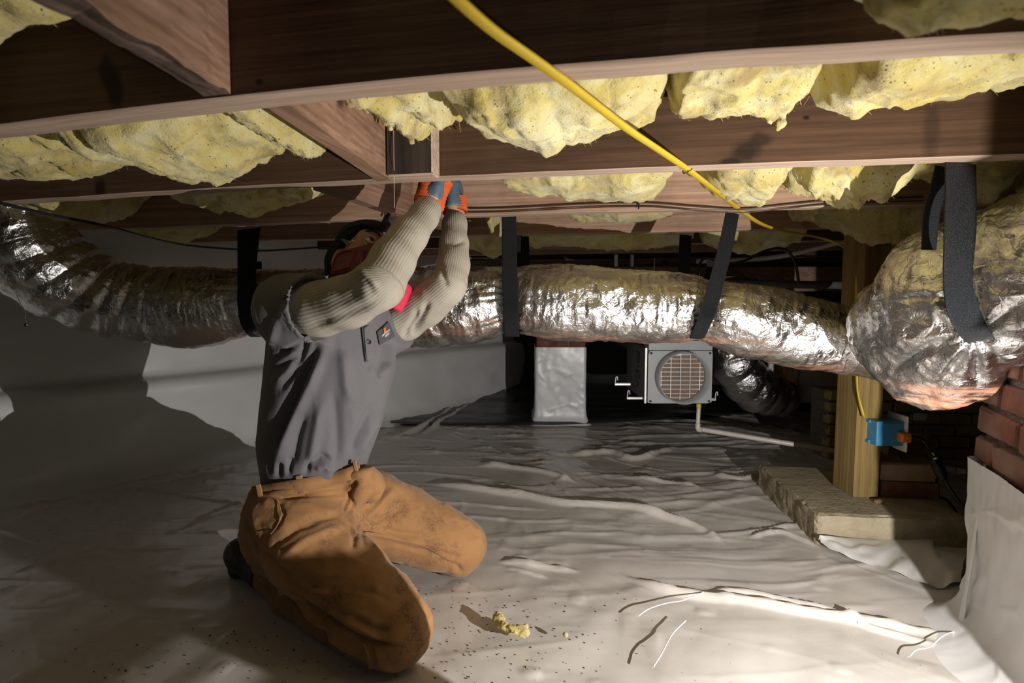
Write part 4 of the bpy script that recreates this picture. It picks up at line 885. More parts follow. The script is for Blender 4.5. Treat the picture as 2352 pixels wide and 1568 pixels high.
bmg = BM()
for k in range(-5, 6):
    b = k * .0225; half = math.sqrt(max(.124 ** 2 - b * b, 1e-5)); bm_box(bmg, cpl + F0 * .006 + CR * oc[0] + ZZ * (oc[1] + b), AXD, (2 * half, .003, .0028))
bm_done(bmg, 'grille_rods', SILV, dh)
bmg = BM()
for k in range(-2, 3):
    a = k * .05; half = math.sqrt(max(.124 ** 2 - a * a, 1e-5)); bm_box(bmg, cpl + F0 * .003 + CR * (oc[0] + a) + ZZ * oc[1], AXD, (.0035, .003, 2 * half))
bm_done(bmg, 'grille_bars', SILV, dh)
for a, b in ((-.152, .125), (.152, .125), (-.152, -.125), (.152, -.125)):
    V, F, *_ = tube(np.array([pl_pt(a, b, -.004), pl_pt(a, b, .004)]), .006, 10, 1, True, ref=(0, 0, 1)); obj('screw', V, F, BLACKP, dh, True)
box('edge_trim', pl_pt(-.178, .008, .004), (.010, .012, .29), SILV, dh, AXD, .001)
box('upper_panel', pl_pt(0, .165, .05), (.33, .10, .05), GREYM, dh, AXD, .002)
for px_, py_, L_, sgn in ((1430, 882, .085, 1), (1462, 914, .105, 1), (1638, 917, .03, -1)):
    q = P(px_, py_, 3.05); box('foot_rail', q, (L_, .012, .014), SILV, dh, AXD, .003)
    qe = q - CR * sgn * (L_ / 2 - .004); cable('foot_hook', [qe + ZZ * .002, qe + ZZ * .036 + CR * .003, qe + ZZ * .040 + CR * .010, qe + ZZ * .020 + CR * .013], .0028, SILV, dh, n=14, m=8)
for a in (-.12, .06, .12): cable('hanger_wire', [pl_pt(a, .2, .1), pl_pt(a, .45, .1), pl_pt(a, .62, .1)], .002, STEEL, dh, n=6, m=6)
box('white_sticker', pl_pt(-.025, .118, .001), (.05, .004, .012), WHITE, dh, AXD, 0)
# handwriting in black marker on the side panel
xs_ = cpl - CR * .1745 + F0 * .02; hwp = [[(.16, .105), (.16, .06), (.20, .055), (.20, .10), (.18, .11)], [(.15, .035), (.22, .028)], [(.14, .0), (.22, .012)], [(.22, .012), (.19, -.02)], [(.25, -.03), (.16, -.035), (.14, -.01)], [(.24, -.05), (.17, -.06), (.20, -.08), (.30, -.10)], [(.15, .11), (.22, .112)]]
for st_ in hwp: cable('marker_stroke', [xs_ + F0 * a + ZZ * b for a, b in st_], .0028, INK, dh, n=14, m=6, flat=1)
# ------------------------------------------------------------------ black sheet at the rear
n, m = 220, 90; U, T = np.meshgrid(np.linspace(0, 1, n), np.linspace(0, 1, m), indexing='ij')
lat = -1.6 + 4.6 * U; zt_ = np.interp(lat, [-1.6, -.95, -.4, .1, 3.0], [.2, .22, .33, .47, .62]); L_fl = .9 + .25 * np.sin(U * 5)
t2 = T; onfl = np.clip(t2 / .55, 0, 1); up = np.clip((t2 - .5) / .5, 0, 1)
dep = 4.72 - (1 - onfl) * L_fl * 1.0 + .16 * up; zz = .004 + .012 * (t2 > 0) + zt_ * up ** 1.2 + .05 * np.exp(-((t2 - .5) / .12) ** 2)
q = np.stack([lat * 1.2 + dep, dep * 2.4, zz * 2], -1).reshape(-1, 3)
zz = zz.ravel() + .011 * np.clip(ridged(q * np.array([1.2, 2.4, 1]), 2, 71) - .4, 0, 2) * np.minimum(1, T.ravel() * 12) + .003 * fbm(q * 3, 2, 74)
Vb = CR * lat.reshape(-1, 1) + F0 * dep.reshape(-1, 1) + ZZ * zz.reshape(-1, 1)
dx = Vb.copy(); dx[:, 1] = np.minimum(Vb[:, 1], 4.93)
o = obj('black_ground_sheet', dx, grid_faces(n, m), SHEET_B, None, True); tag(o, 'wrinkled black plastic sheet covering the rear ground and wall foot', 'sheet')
# ------------------------------------------------------------------ sheet flap against the pad, scraps, debris
fl = [(1880, 1243), (1935, 1238), (2000, 1242), (2060, 1240), (2138, 1236), (2150, 1262), (2218, 1278)]
n = 90; top = spline(np.array([PZ(a, b, .012) for a, b in fl]), n); bot = spline(np.array([PZ(a, b, .002) for a, b in [(1885, 1252), (1930, 1275), (2000, 1300), (2060, 1320), (2120, 1345), (2170, 1350), (2205, 1345)]]), n)
m = 40; V = []
for i in range(n):
    for j in range(m):
        t = j / (m - 1); p = top[i] * (1 - t) + bot[i] * t; p = p + ZZ * (.006 + .020 * math.sin(math.pi * min(1, t * 1.0)) * (0.7 + .3 * math.sin(i * .09 + 1)) + .010 * float(noise(np.array([[i * .12 + t, t * 3.5, 0.0]]), 4)[0]) * t); V.append(p)
o = obj('sheet_flap', V, grid_faces(n, m)[:, ::-1], mat_sheet('bright_sheet_flap', (.72, .71, .69), .25, False, .003), None, True); tag(o, 'loose white plastic flap lying against the front of the concrete pad', 'sheet')
def clump(X):
    f = None
    pts = [(1143, 1418, .016), (1150, 1428, .012), (1160, 1440, .009), (1175, 1445, .010), (1190, 1446, .014), (1204, 1448, .016)]
    for i in range(len(pts) - 1):
        a, b = pts[i], pts[i + 1]; pa_ = PZ(a[0], a[1], .016); pb_ = PZ(b[0], b[1], .016); g = cap_sdf(X, pa_, pb_, a[2] * .8, b[2] * .8); f = g if f is None else smin(f, g, .01)
    return f + .004 * fbm(X * 110, 2, 5)
cpt = PZ(1172, 1438, .016); V, F = surface_nets(clump, cpt - np.array([.09, .08, .04]), cpt + np.array([.09, .08, .04]), .0028)
o = obj('insulation_scrap', V, F, INSUL, None, True); tag(o, 'small scrap of yellow insulation lying on the sheet beside the knee', 'scrap')
peb = PZ(1299, 1457, .01); V, F = surface_nets(lambda X: ell_sdf(X, peb, AXW, (.007, .006, .006)) + .001 * noise(X * 200, 3), peb - .012, peb + .012, .0015); o = obj('pebble', V, F, CONC, None, True); tag(o, 'single small dark pebble on the sheet, right of the yellow scrap', 'pebble')
rnd = random.Random(12); V = []; F = []
for _ in range(460):
    cl = rnd.choice([(1000, 1420, 220, 90), (560, 1500, 260, 60), (1200, 1500, 200, 60), (1060, 1370, 120, 50), (1250, 1400, 160, 80), (700, 1530, 300, 40)])
    a, b = rnd.gauss(cl[0], cl[2]), rnd.gauss(cl[1], cl[3])
    if b < 1330 or b > 1640: continue
    p = PZ(a, b, 0); p[2] = floor_z(p[0], p[1]) + .001; s = rnd.uniform(.0006, .0021); an = rnd.uniform(0, 6.3); k = len(V); e = rnd.uniform(1, 2.6)
    d1 = np.array([math.cos(an), math.sin(an), 0]) * s * e; d2_ = np.array([-math.sin(an), math.cos(an), 0]) * s
    V += [p - d1, p + d2_, p + d1, p - d2_, p + ZZ * s]; F += [(k, k + 1, k + 4), (k + 1, k + 2, k + 4), (k + 2, k + 3, k + 4), (k + 3, k, k + 4)]
o = obj('dirt_crumbs', V, F, plain('dirt', (.04, .028, .018), .9), None); tag(o, 'dark crumbs of dirt scattered over the white sheet', 'dirt', None, 'stuff')

# ------------------------------------------------------------------ the worker
def mat_cloth(name, base, var=0.12, stains=0.0, rough=0.85, weave=900, wrinkle=0.004):
    m = Mat(name, rough, 0, base, 0.25); n = m.noise(6, 4); wv = m.noise(weave, 2, 0.6); w2 = m.noise(13, 4, 0.55, None, 1.2)
    c = m.ramp(n, (0.3, tuple(x * (1 - var) for x in base)), (0.7, tuple(min(1, x * (1 + var)) for x in base)))
    c = m.mix(m.ramp(wv, (0.4, 0.18), (0.6, 0.0)), c, tuple(x * 0.5 for x in base))
    if stains:
        a = m.noise(10, 4, 0.7, m.vec((1, 1, 1), loc=(2, 2.4, 7))); b = m.noise(230, 3, 0.7)
        c = m.mix(m.math('MULTIPLY', m.ramp(a, (0.52, 0.0), (0.66, stains)), m.ramp(b, (0.42, 0.1), (0.55, 1.0))), c, (0.05, 0.035, 0.025))
    m.set(color=c); m.bump(w2, wrinkle, 0.6); m.bump(wv, 0.0006, 0.6); m.b.inputs['Sheen Weight'].default_value = 0.15
    return m.m
CANVAS = mat_cloth('brown_canvas', (0.36, 0.185, 0.075), 0.14, 0.6)
SHIRT = mat_cloth('grey_jersey', (0.155, 0.148, 0.158), 0.06, 0.0, 0.7, 1200, 0.003)
SHIRT_D = mat_cloth('dark_grey_jersey', (0.075, 0.075, 0.085), 0.06, 0.0, 0.7, 1200, 0.002)
def mat_knit():
    m = Mat('ribbed_knit', 0.9, 0, (0.42, 0.38, 0.31), 0.2); n = m.noise(9, 4)
    at = m.node('ShaderNodeAttribute'); at.attribute_name = 'rib'; wv = m.math('ADD', m.math('MULTIPLY', m.math('SINE', at.outputs['Fac']), .5), .5)
    c = m.ramp(n, (0.3, (0.36, 0.325, 0.265)), (0.7, (0.47, 0.43, 0.36))); c = m.mix(m.ramp(wv, (0.15, 0.22), (0.6, 0.0)), c, (0.2, 0.175, 0.14))
    m.set(color=c); m.bump(wv, 0.0007, 0.6); m.bump(m.noise(16, 4, 0.5, None, 1.0), 0.004, 0.6); return m.m
KNIT = mat_knit()
def mat_skin():
    m = Mat('skin', 0.5, 0, (0.52, 0.28, 0.19), 0.4); n = m.noise(25, 4); m.set(color=m.ramp(n, (0.3, (0.46, 0.235, 0.15)), (0.7, (0.58, 0.33, 0.23))))
    m.b.inputs['Subsurface Weight'].default_value = 0.1; m.b.inputs['Subsurface Radius'].default_value = (.01, .004, .002); m.bump(m.noise(300, 3), 0.0005); return m.m
SKIN = mat_skin()
LEATHER = plain('black_boot_leather', (0.028, 0.024, 0.02), 0.5, 0, 0.3, 30, 0.001)
RUBBER = plain('black_rubber', (0.012, 0.012, 0.013), 0.5, 0, 0.3, 60, 0.001)
HAIR = plain('dark_knit_cap', (0.010, 0.011, 0.012), 0.9, 0, 0.4, 160, 0.002)
GLOVE_O = plain('orange_glove_knit', (0.62, 0.10, 0.02), 0.8, 0, 0.2, 200, 0.001)
GLOVE_B = plain('blue_grey_glove_palm', (0.09, 0.13, 0.17), 0.6, 0, 0.2, 60, 0.001)
MASKR = plain('shaded_red_mask', (0.16, 0.032, 0.03), 0.5, 0, 0.15, 60)  # arm's shade put into the red of the mask and near cartridge
MASKD = plain('shaded_red_rim', (0.32, 0.02, 0.045), .5)  # rim red deepened for the same shade
MASKP = plain('bright_pink_cartridge', (0.66, 0.035, 0.085), 0.45, 0, 0.1, 60)
worker = empty('person', P(760, 1400, 1.5) * np.array([1, 1, 0]), 'kneeling worker in grey polo shirt and brown trousers reaching overhead', 'person')
def mm(pts):  # (px, py, D, r) -> list of (point, r)
    return [(P(a, b, D), r) for a, b, D, r in pts]
def chain(X, pts, k=0.03, flat=None, f=None):
    pts = mm(pts)
    for i in range(len(pts) - 1):
        g = cap_sdf(X, pts[i][0], pts[i + 1][0], pts[i][1], pts[i + 1][1], flat); f = g if f is None else smin(f, g, k)
    return f
def bounds(ptss, pad):
    q = np.array([P(a, b, D) for pts in ptss for a, b, D, r in pts]); return q.min(0) - pad, q.max(0) + pad
# joint chains (pixel x, pixel y, depth, radius)
TORSO = [(714, 1105, 1.50, .122), (722, 1020, 1.49, .132), (743, 930, 1.485, .142), (760, 830, 1.475, .150), (757, 765, 1.475, .142)]
SH_N = [(735, 745, 1.46, .10), (672, 712, 1.39, .082)]
SH_F = [(800, 750, 1.50, .10), (872, 760, 1.57, .070)]
ARM_N = [(668, 715, 1.38, .062), (740, 708, 1.33, .062), (800, 692, 1.28, .060), (868, 655, 1.22, .055), (900, 600, 1.27, .052), (940, 540, 1.34, .046), (972, 497, 1.395, .038), (985, 478, 1.42, .031)]
ARM_F = [(880, 758, 1.58, .056), (925, 735, 1.56, .056), (975, 700, 1.52, .053), (1030, 655, 1.47, .048), (1040, 610, 1.50, .042), (1044, 560, 1.545, .037), (1045, 522, 1.58, .034), (1045, 505, 1.60, .031)]
THIGH_N = [(672, 1192, 1.46, .113), (720, 1252, 1.41, .112), (790, 1330, 1.355, .102), (855, 1395, 1.31, .092), (905, 1443, 1.285, .084)]
SHIN_N = [(905, 1452, 1.29, .080), (850, 1462, 1.36, .070), (760, 1420, 1.45, .064), (680, 1365, 1.53, .058), (625, 1325, 1.59, .050), (600, 1308, 1.62, .044)]
THIGH_F = [(775, 1165, 1.58, .118), (850, 1175, 1.61, .104), (930, 1205, 1.64, .096), (1000, 1232, 1.665, .088), (1052, 1252, 1.68, .083)]
SHIN_F = [(1050, 1262, 1.70, .076), (980, 1258, 1.80, .064), (900, 1225, 1.92, .056), (830, 1195, 2.03, .048)]
HN = P(846, 610, 1.485)
HL = CR * .81 - ZZ * .475 + F0 * .33; HF = CR * .55 + ZZ * .45 - F0 * .70; HU = CR * .184 + ZZ * .7485 + F0 * .626
HL /= np.linalg.norm(HL); HF = HF - HL * (HF @ HL); HF /= np.linalg.norm(HF); HU = HU - HL * (HU @ HL) - HF * (HU @ HF); HU /= np.linalg.norm(HU)
HA = np.array([HL, HF, HU])
def HP(l, f, u): return HN + HL * l + HF * f + HU * u
def head_sdf(X):
    f = ell_sdf(X, HP(0, -.012, .028), HA, (.076, .096, .088))
    f = smin(f, cap_sdf(X, HP(-.02, .045, -.055), HP(.02, .045, -.055), .042, .042), .04)
    f = smin(f, cap_sdf(X, HP(0, .072, -.088), HP(0, .05, -.075), .02, .03), .025)
    f = smin(f, cap_sdf(X, HP(0, .088, .004), HP(0, .108, -.034), .010, .014), .014)
    f = smin(f, cap_sdf(X, HP(-.045, .064, .022), HP(.045, .064, .022), .018, .018), .02)
    for s in (-1, 1):
        f = smin(f, cap_sdf(X, HP(s * .046, .056, -.022), HP(s * .05, .04, -.03), .020, .020), .02)
        f = np.maximum(f, -ell_sdf(X, HP(s * .033, .093, .004), HA, (.017, .014, .010)))
        f = smin(f, ell_sdf(X, HP(s * .078, -.012, -.012), HA, (.009, .019, .030)), .006)
    return smin(f, cap_sdf(X, HP(0, -.02, -.05), P(775, 712, 1.50), .058, .066), .03)
wl0, wl1 = P(578, 1119, 1.5), P(850, 1064, 1.5); wn = np.cross(wl1 - wl0, F0 + ZZ * -.05); wn /= np.linalg.norm(wn)
if wn[2] < 0: wn = -wn
def orth(v, d): v = v - d * (v @ d); return v / np.linalg.norm(v)
def hand_pts(wr, dirn, across, palm, side):
    """fingers: returns list of (name, chain of points/radii)"""
    out = []; K = wr + dirn * .088
    for i, (L, sp) in enumerate(((.068, -.030), (.078, -.010), (.072, .010), (.056, .029))):
        b = wr + dirn * .085 + across * sp; k1 = b + dirn * L * .5 + palm * .012 + across * sp * .15; k2 = k1 + dirn * L * .28 + palm * .024; k3 = k2 + dirn * L * .08 + palm * .024
        out.append([(wr + dirn * .03 + across * sp * .7, .012), (b, .0115), (k1, .0105), (k2, .0098), (k3, .0085)])
    t0 = wr + dirn * .025 - across * .028; t1 = t0 + dirn * .026 - across * .024 + palm * .012; t2 = t1 + dirn * .030 - across * .008 + palm * .016; t3 = t2 + dirn * .022 + across * .004 + palm * .012
    out.append([(t0, .015), (t1, .0135), (t2, .012), (t3, .0098)]); return out
WN = P(985, 470, 1.43); WF = P(1045, 492, 1.61)
DN = ZZ * .93 + CR * .22 + F0 * .28; DN /= np.linalg.norm(DN); DF_ = ZZ * .96 + CR * -.05 + F0 * .27; DF_ /= np.linalg.norm(DF_)
def orth(v, d): v = v - d * (v @ d); return v / np.linalg.norm(v)
AN = orth(CR * .45 - F0 * .85, DN); AF = orth(CR * .25 + F0 * .95, DF_)
PN = orth(np.cross(DN, AN), DN); PF = orth(np.cross(DF_, AF), DF_)
if PN @ CR < 0: PN = -PN
if PF @ CR > 0: PF = -PF
HANDN = hand_pts(WN, DN, AN, PN, 1); HANDF = hand_pts(WF, DF_, -AF, PF, 1)
def hand_sdf(X, wr, dirn, across, fingers, grow=0.0):
    f = cap_sdf(X, wr + dirn * .03, wr + dirn * .075, .034 + grow, .040 + grow, (np.cross(dirn, across), .5))
    f = smin(f, cap_sdf(X, wr - dirn * .03, wr + dirn * .03, .027 + grow, .028 + grow), .02)
    for ch in fingers:
        for i in range(len(ch) - 1): f = smin(f, cap_sdf(X, ch[i][0], ch[i + 1][0], ch[i][1] + grow, ch[i + 1][1] + grow), .005)
    return f
def thin(pts, d): return [(a, b, c, max(r - d, .012)) for a, b, c, r in pts]
def body_sdf(X):
    f = chain(X, thin(TORSO, .03), .04, (F0, .8)); f = chain(X, thin(SH_N, .025), .03, None, f); f = chain(X, thin(SH_F, .02), .03, None, f)
    for c in (ARM_N, ARM_F): f = chain(X, thin(c, .019), .012, None, f)
    for c in (THIGH_N, SHIN_N, THIGH_F, SHIN_F): f = chain(X, thin(c, .022), .012, None, f)
    f = smin(f, head_sdf(X), .015)
    f = smin(f, hand_sdf(X, WN, DN, AN, HANDN), .01); return smin(f, hand_sdf(X, WF, DF_, -AF, HANDF), .01)
lo, hi = bounds([TORSO, ARM_N, ARM_F, THIGH_N, SHIN_N, THIGH_F, SHIN_F], .16); hi[2] = 1.32; lo[2] = 0.0
V, F = surface_nets(body_sdf, lo, hi, .0062)
F = F[:, ::1]
obj('body', V, F, SKIN, worker, True)
# a finer head over the same form
lo, hi = HN - .16, HN + .16
# eyes, brows
for s in (-1, 1):
    c = HP(s * .033, .079, .004); V, F = surface_nets(lambda X: np.linalg.norm(X - c, axis=-1) - .0125, c - .016, c + .016, .0016); obj('eye', V, F, plain('eye_white%d' % s, (.75, .70, .66), .25, 0, .03), worker, True)
    c2 = HP(s * .031, .0895, .006); V, F = surface_nets(lambda X: ell_sdf(X, c2, HA, (.0058, .003, .0058)), c2 - .009, c2 + .009, .001); obj('iris', V, F, plain('iris%d' % s, (.02, .012, .008), .1), worker, True)
    cable('eyelid', [HP(s * .018, .088, .004), HP(s * .026, .0935, .0125), HP(s * .036, .0925, .0135), HP(s * .047, .083, .005)], [.002, .0034, .0036, .002] if 0 else .0032, SKIN, worker, n=14, m=8)
    cable('eyelid', [HP(s * .018, .088, .003), HP(s * .027, .0915, -.0055), HP(s * .037, .0895, -.006), HP(s * .047, .083, .003)], .0030, SKIN, worker, n=14, m=8)
    cable('eyebrow', [HP(s * .014, .094, .026), HP(s * .028, .0945, .031), HP(s * .042, .087, .031), HP(s * .054, .074, .024)], np.interp(np.linspace(0, 1, 16), [0, .3, 1], [.0035, .0045, .0015]), HAIR, worker, n=16, m=8, flat=.8)
# cap / dark hair over crown and back
def cap_f(X):
    f = ell_sdf(X, HP(-.004, -.022, .036), HA, (.092, .110, .094))
    q = (X - HN) @ HU; g = (X - HN) @ HF
    f = smin(f, cap_sdf(X, HP(-.045, -.07, .02), HP(-.03, -.10, -.02), .050, .040), .04)
    return np.maximum(f, (g * .62 - q * .78 - .001))
V, F = surface_nets(cap_f, HN - .17, HN + .17, .004); obj('cap', V, F, HAIR, worker, True)
hb = []
for t in np.linspace(-2.5, 2.5, 40): hb.append(HP(math.sin(t) * .0905, math.cos(t) * .104 - .014, .052 + .010 * math.cos(t)))
hl = cable('headlamp', hb, .0115, RUBBER, worker, n=90, m=10, flat=.25, ref=HU) if 0 else None
V, F, *_ = tube(spline(np.array(hb), 90), .011, 12, 1.0, True); hl = obj('headlamp_band', V, F, RUBBER, worker, True)
hc = HP(-.005, .103, .070)
bm = BM(); bm_box(bm, hc, HA, (.044, .032, .034), .006, 2); lampo = bm_done(bm, 'headlamp', RUBBER, worker, True)
V, F, *_ = tube(np.array([HP(-.005, .115, .070), HP(-.005, .128, .073)]), .0135, 18, 1, True, ref=(0, 0, 1)); obj('lens', V, F, GREYM, lampo, True)
cable('mask_strap', [HP(-.060, .058, -.020), HP(-.078, .028, .012), HP(-.086, -.01, .045), HP(-.07, -.06, .07)], .0085, plain('grey_elastic', (.16, .15, .13), .8, 0, .2, 300), worker, n=30, m=8, flat=.4)
for k in range(4): 
    c = HP(-.0625 - .003 * k, .056 - .006 * k, .002 + .004 * (k % 2)); box('reflector_dot', c, (.004, .004, .004), SILV, worker, HA, .001)
# respirator
def mask_f(X):
    f = ell_sdf(X, HP(0, .082, -.045), HA, (.046, .042, .045)); f = smin(f, cap_sdf(X, HP(-.04, .07, -.05), HP(-.062, .05, -.055), .024, .022), .02)
    return smin(f, cap_sdf(X, HP(.04, .07, -.05), HP(.062, .06, -.06), .024, .022), .02)
V, F = surface_nets(mask_f, HN - .16, HN + .17, .004); mk = obj('respirator', V, F, MASKR, worker, True)
for s in (-1, 1):
    nrm = HL * s * .80 + HF * .50 - HU * .15; nrm /= np.linalg.norm(nrm); a1 = np.cross(nrm, HU); a1 /= np.linalg.norm(a1); a2 = np.cross(a1, nrm)
    c = (P(800, 608, 1.362) if s < 0 else P(913, 675, 1.47))
    if s > 0: nrm = CR * .75 + ZZ * -.25 - F0 * .6; nrm /= np.linalg.norm(nrm); a1 = orth(CR * .5 + ZZ * .6 + F0 * .1, nrm); a2 = np.cross(nrm, a1)
    AX = np.array([a1, a2, nrm]); bm = BM(); bm_box(bm, c, AX, (.074, .068, .034), .012, 3); bm_done(bm, 'cartridge', MASKP if s > 0 else MASKR, mk, True)
    if s < 0:
        fr = c + nrm * .018; q = [fr + a1 * x + a2 * y for x, y in ((-.024, -.023), (.024, -.023), (.026, .021), (-.023, .023), (-.024, -.023))]
        cable('cartridge_rim', np.array(q), .0016, MASKD, mk, n=60, m=6)
        bm = BM(); bm_box(bm, c - a2 * .0, AX, (.078, .072, .012), .006, 2); bm_done(bm, 'cartridge_ring', MASKR, mk, True)
    else:
        for k in range(2): box('vent_slot', c + nrm * .0175 + a1 * (.012 - .022 * k) , (.010, .006, .002), BLACKP, mk, AX, 0)
# --- shirt -------------------------------------------------------------
def shirt_f(X):
    f = chain(X, TORSO, .04, (F0, .82)); f = chain(X, SH_N, .05, None, f); f = chain(X, SH_F, .05, None, f)
    sl = chain(X, [(668, 714, 1.385, .074), (722, 709, 1.34, .080)], .02)
    sl = np.maximum(sl, -chain(X, [(700, 711, 1.355, .070), (760, 706, 1.31, .078)], .02))
    dN = P(745, 700, 1.325); tN = P(790, 694, 1.28) - P(690, 712, 1.36); tN /= np.linalg.norm(tN); sl = np.maximum(sl, (X - P(728, 706, 1.335)) @ tN)
    f = smin(f, sl, .035)
    s2 = chain(X, [(872, 762, 1.575, .062), (915, 745, 1.56, .066)], .02); tF = P(975, 700, 1.52) - P(880, 758, 1.58); tF /= np.linalg.norm(tF)
    s2 = np.maximum(s2, (X - P(912, 742, 1.56)) @ tF); f = smin(f, s2, .03)
    f = smin(f, cap_sdf(X, P(770, 718, 1.49), P(790, 700, 1.47), .075, .060), .04)
    f = np.maximum(f, -cap_sdf(X, P(806, 700, 1.44), P(812, 660, 1.44), .052, .07))
    return np.maximum(f, -((X - wl0) @ wn + .012))
lo, hi = bounds([TORSO, SH_N, SH_F], .17); V, F = surface_nets(shirt_f, lo, hi, .0048); N = vnormals(V, F)
d = 0.0035 * fbm(V * np.array([9, 9, 3.5]), 3, 501) + .002 * np.clip(ridged(V * np.array([16, 16, 5]), 2, 505) - .4, 0, 2)
V = V + N * d[:, None]
V = folds(V, N, [
 ([(735, 775), (700, 850), (665, 930), (630, 1010), (600, 1075)], 13, -0.0224), ([(748, 790), (722, 860), (690, 930), (655, 1010), (628, 1075)], 12, 0.0168),
 ([(715, 770), (690, 815), (668, 860), (640, 900)], 8, -0.0168), ([(700, 800), (670, 822), (632, 850)], 6, -0.0098), ([(705, 785), (672, 798), (628, 822)], 6, -0.0098), ([(690, 830), (660, 855), (632, 878)], 5, 0.0084),
 ([(612, 790), (650, 808), (690, 800), (712, 772)], 5, -0.0112), ([(740, 920), (728, 980), (715, 1050), (708, 1090)], 12, 0.0126), ([(700, 940), (682, 1000), (668, 1080)], 11, -0.0126),
 ([(765, 890), (772, 960), (775, 1020), (770, 1075)], 12, -0.0084), ([(790, 800), (795, 880), (810, 930)], 14, 0.0098), ([(900, 760), (890, 830), (872, 860), (850, 845)], 12, -0.0196), ([(846, 838), (870, 868), (905, 830)], 8, 0.0112),
 ([(875, 940), (845, 1000), (815, 1050)], 10, 0.0112), ([(860, 920), (830, 980), (800, 1040)], 9, -0.0084), ([(700, 1092), (712, 1060), (740, 1048), (762, 1062)], 7, -0.0140), ([(722, 1075), (745, 1068), (762, 1080)], 7, 0.0140),
 ([(618, 1090), (622, 1040)], 6, -0.0112), ([(640, 1098), (642, 1060)], 6, -0.0126), ([(662, 1092), (665, 1050)], 5, -0.0112), ([(690, 650), (650, 690), (630, 740)], 12, -0.0084), ([(655, 690), (640, 730), (620, 790)], 10, 0.0084)])
sh = obj('shirt', V, F, SHIRT, worker, True)
SHV, SHN = V, N
def onshirt(px_, py_, lift=.002):
    pp = proj(SHV); fr = ((SHV - CAM) * SHN).sum(1) < 0; dd = np.linalg.norm(pp - np.array([px_, py_]), axis=1) + (~fr) * 1e6
    idx = np.argsort(dd)[:6]; i = idx[np.argmin(((SHV[idx] - CAM) @ CF))]; D = (SHV[i] - CAM) @ CF; return P(px_, py_, D - lift), SHN[i]
def patch(name, poly, mat, parent, lift=.003, thick=.002, res=14):
    """a flat pixel quad laid on the shirt front"""
    poly = np.array(poly, float); V = []
    for i in range(res):
        for j in range(res):
            u, v = i / (res - 1), j / (res - 1); q = (poly[0] * (1 - u) + poly[1] * u) * (1 - v) + (poly[3] * (1 - u) + poly[2] * u) * v
            p, _ = onshirt(q[0], q[1], lift); V.append(p)
    V = np.array(V).reshape(res, res, 3)
    for _ in range(3): V[1:-1, 1:-1] = (V[:-2, 1:-1] + V[2:, 1:-1] + V[1:-1, :-2] + V[1:-1, 2:] + V[1:-1, 1:-1]) / 5; V[0, 1:-1] = (V[0, :-2] + V[0, 2:]) / 2; V[-1, 1:-1] = (V[-1, :-2] + V[-1, 2:]) / 2; V[1:-1, 0] = (V[:-2, 0] + V[2:, 0]) / 2; V[1:-1, -1] = (V[:-2, -1] + V[2:, -1]) / 2
    V = V.reshape(-1, 3); n = res * res; F1 = grid_faces(res, res); V2 = V + CF * thick; rim = []
    for k in range(res - 1):
        for a, b in ((k, k + 1), ((res - 1) * res + k, (res - 1) * res + k + 1), (k * res, (k + 1) * res), (k * res + res - 1, (k + 1) * res + res - 1)): rim.append((a, b, b + n, a + n))
    o = obj(name, np.vstack([V, V2]), np.vstack([F1, F1[:, ::-1] + n, np.array(rim)]), mat, parent, True)
    bm = BM(); bm.from_mesh(o.data); bmesh.ops.recalc_face_normals(bm, faces=bm.faces); bm.to_mesh(o.data); bm.free(); return o
patch('chest_panel', [(866, 762), (893, 738), (908, 772), (872, 792)], SHIRT_D, sh, .003, .002)
patch('placket', [(836, 752), (856, 736), (862, 822), (842, 828)], SHIRT, sh, .006, .003)
patch('collar', [(812, 728), (862, 722), (858, 744), (832, 748)], SHIRT, sh, .010, .004)
patch('placket_edge', [(830, 742), (837, 740), (846, 828), (840, 832)], SHIRT_D, sh, .004, .002)
p, nn = onshirt(848, 785, .010); V, F, *_ = tube(np.array([p, p - CF * .002]), .0055, 14, 1, True, ref=(0, 0, 1)); obj('button', V, F, GREYD, sh, True)
# printed mark: orange cross and two lines of white lettering climbing to the right
pA, _ = onshirt(874, 778, .008); pB, _ = onshirt(901, 755, .008); ud = pB - pA; ud /= np.linalg.norm(ud); vd = orth(CU, ud); nd = np.cross(ud, vd)
def text(body, size, at, ux, uy, mat, name, parent):
    c = bpy.data.curves.new(name, 'FONT'); c.body = body; c.size = size; c.extrude = .0004; c.align_x = 'CENTER'
    t = bpy.data.objects.new(name, c); COL.objects.link(t); bpy.context.view_layer.update(); me = bpy.data.meshes.new_from_object(t.evaluated_get(bpy.context.evaluated_depsgraph_get())); bpy.data.objects.remove(t)
    nz = np.cross(ux, uy); M4 = Matrix([[ux[k], uy[k], nz[k], at[k]] for k in range(3)] + [[0, 0, 0, 1]]); me.transform(M4); me.materials.clear(); me.materials.append(mat)
    V = np.array([v.co[:] for v in me.vertices]); return link(name, me, None, parent, False, tuple((V.min(0) + V.max(0)) / 2))
LET = plain('white_lettering', (.72, .70, .70), .6)
mid = (pA + pB) / 2 - CF * .006
text('CRAWLSPACE', .0072, mid, ud, vd, LET, 'lettering', sh); text('MEDIC', .0085, mid - vd * .0075 + ud * .006, ud, vd, LET, 'lettering', sh)
mo = mid + vd * .011 - ud * .003
for a, b in ((.014, .0055), (.0055, .014)): box('orange_mark', mo, (a, b, .001), ORANGE, sh, np.array([orth(ud + vd, nd), orth(vd - ud, nd), nd]), 0)
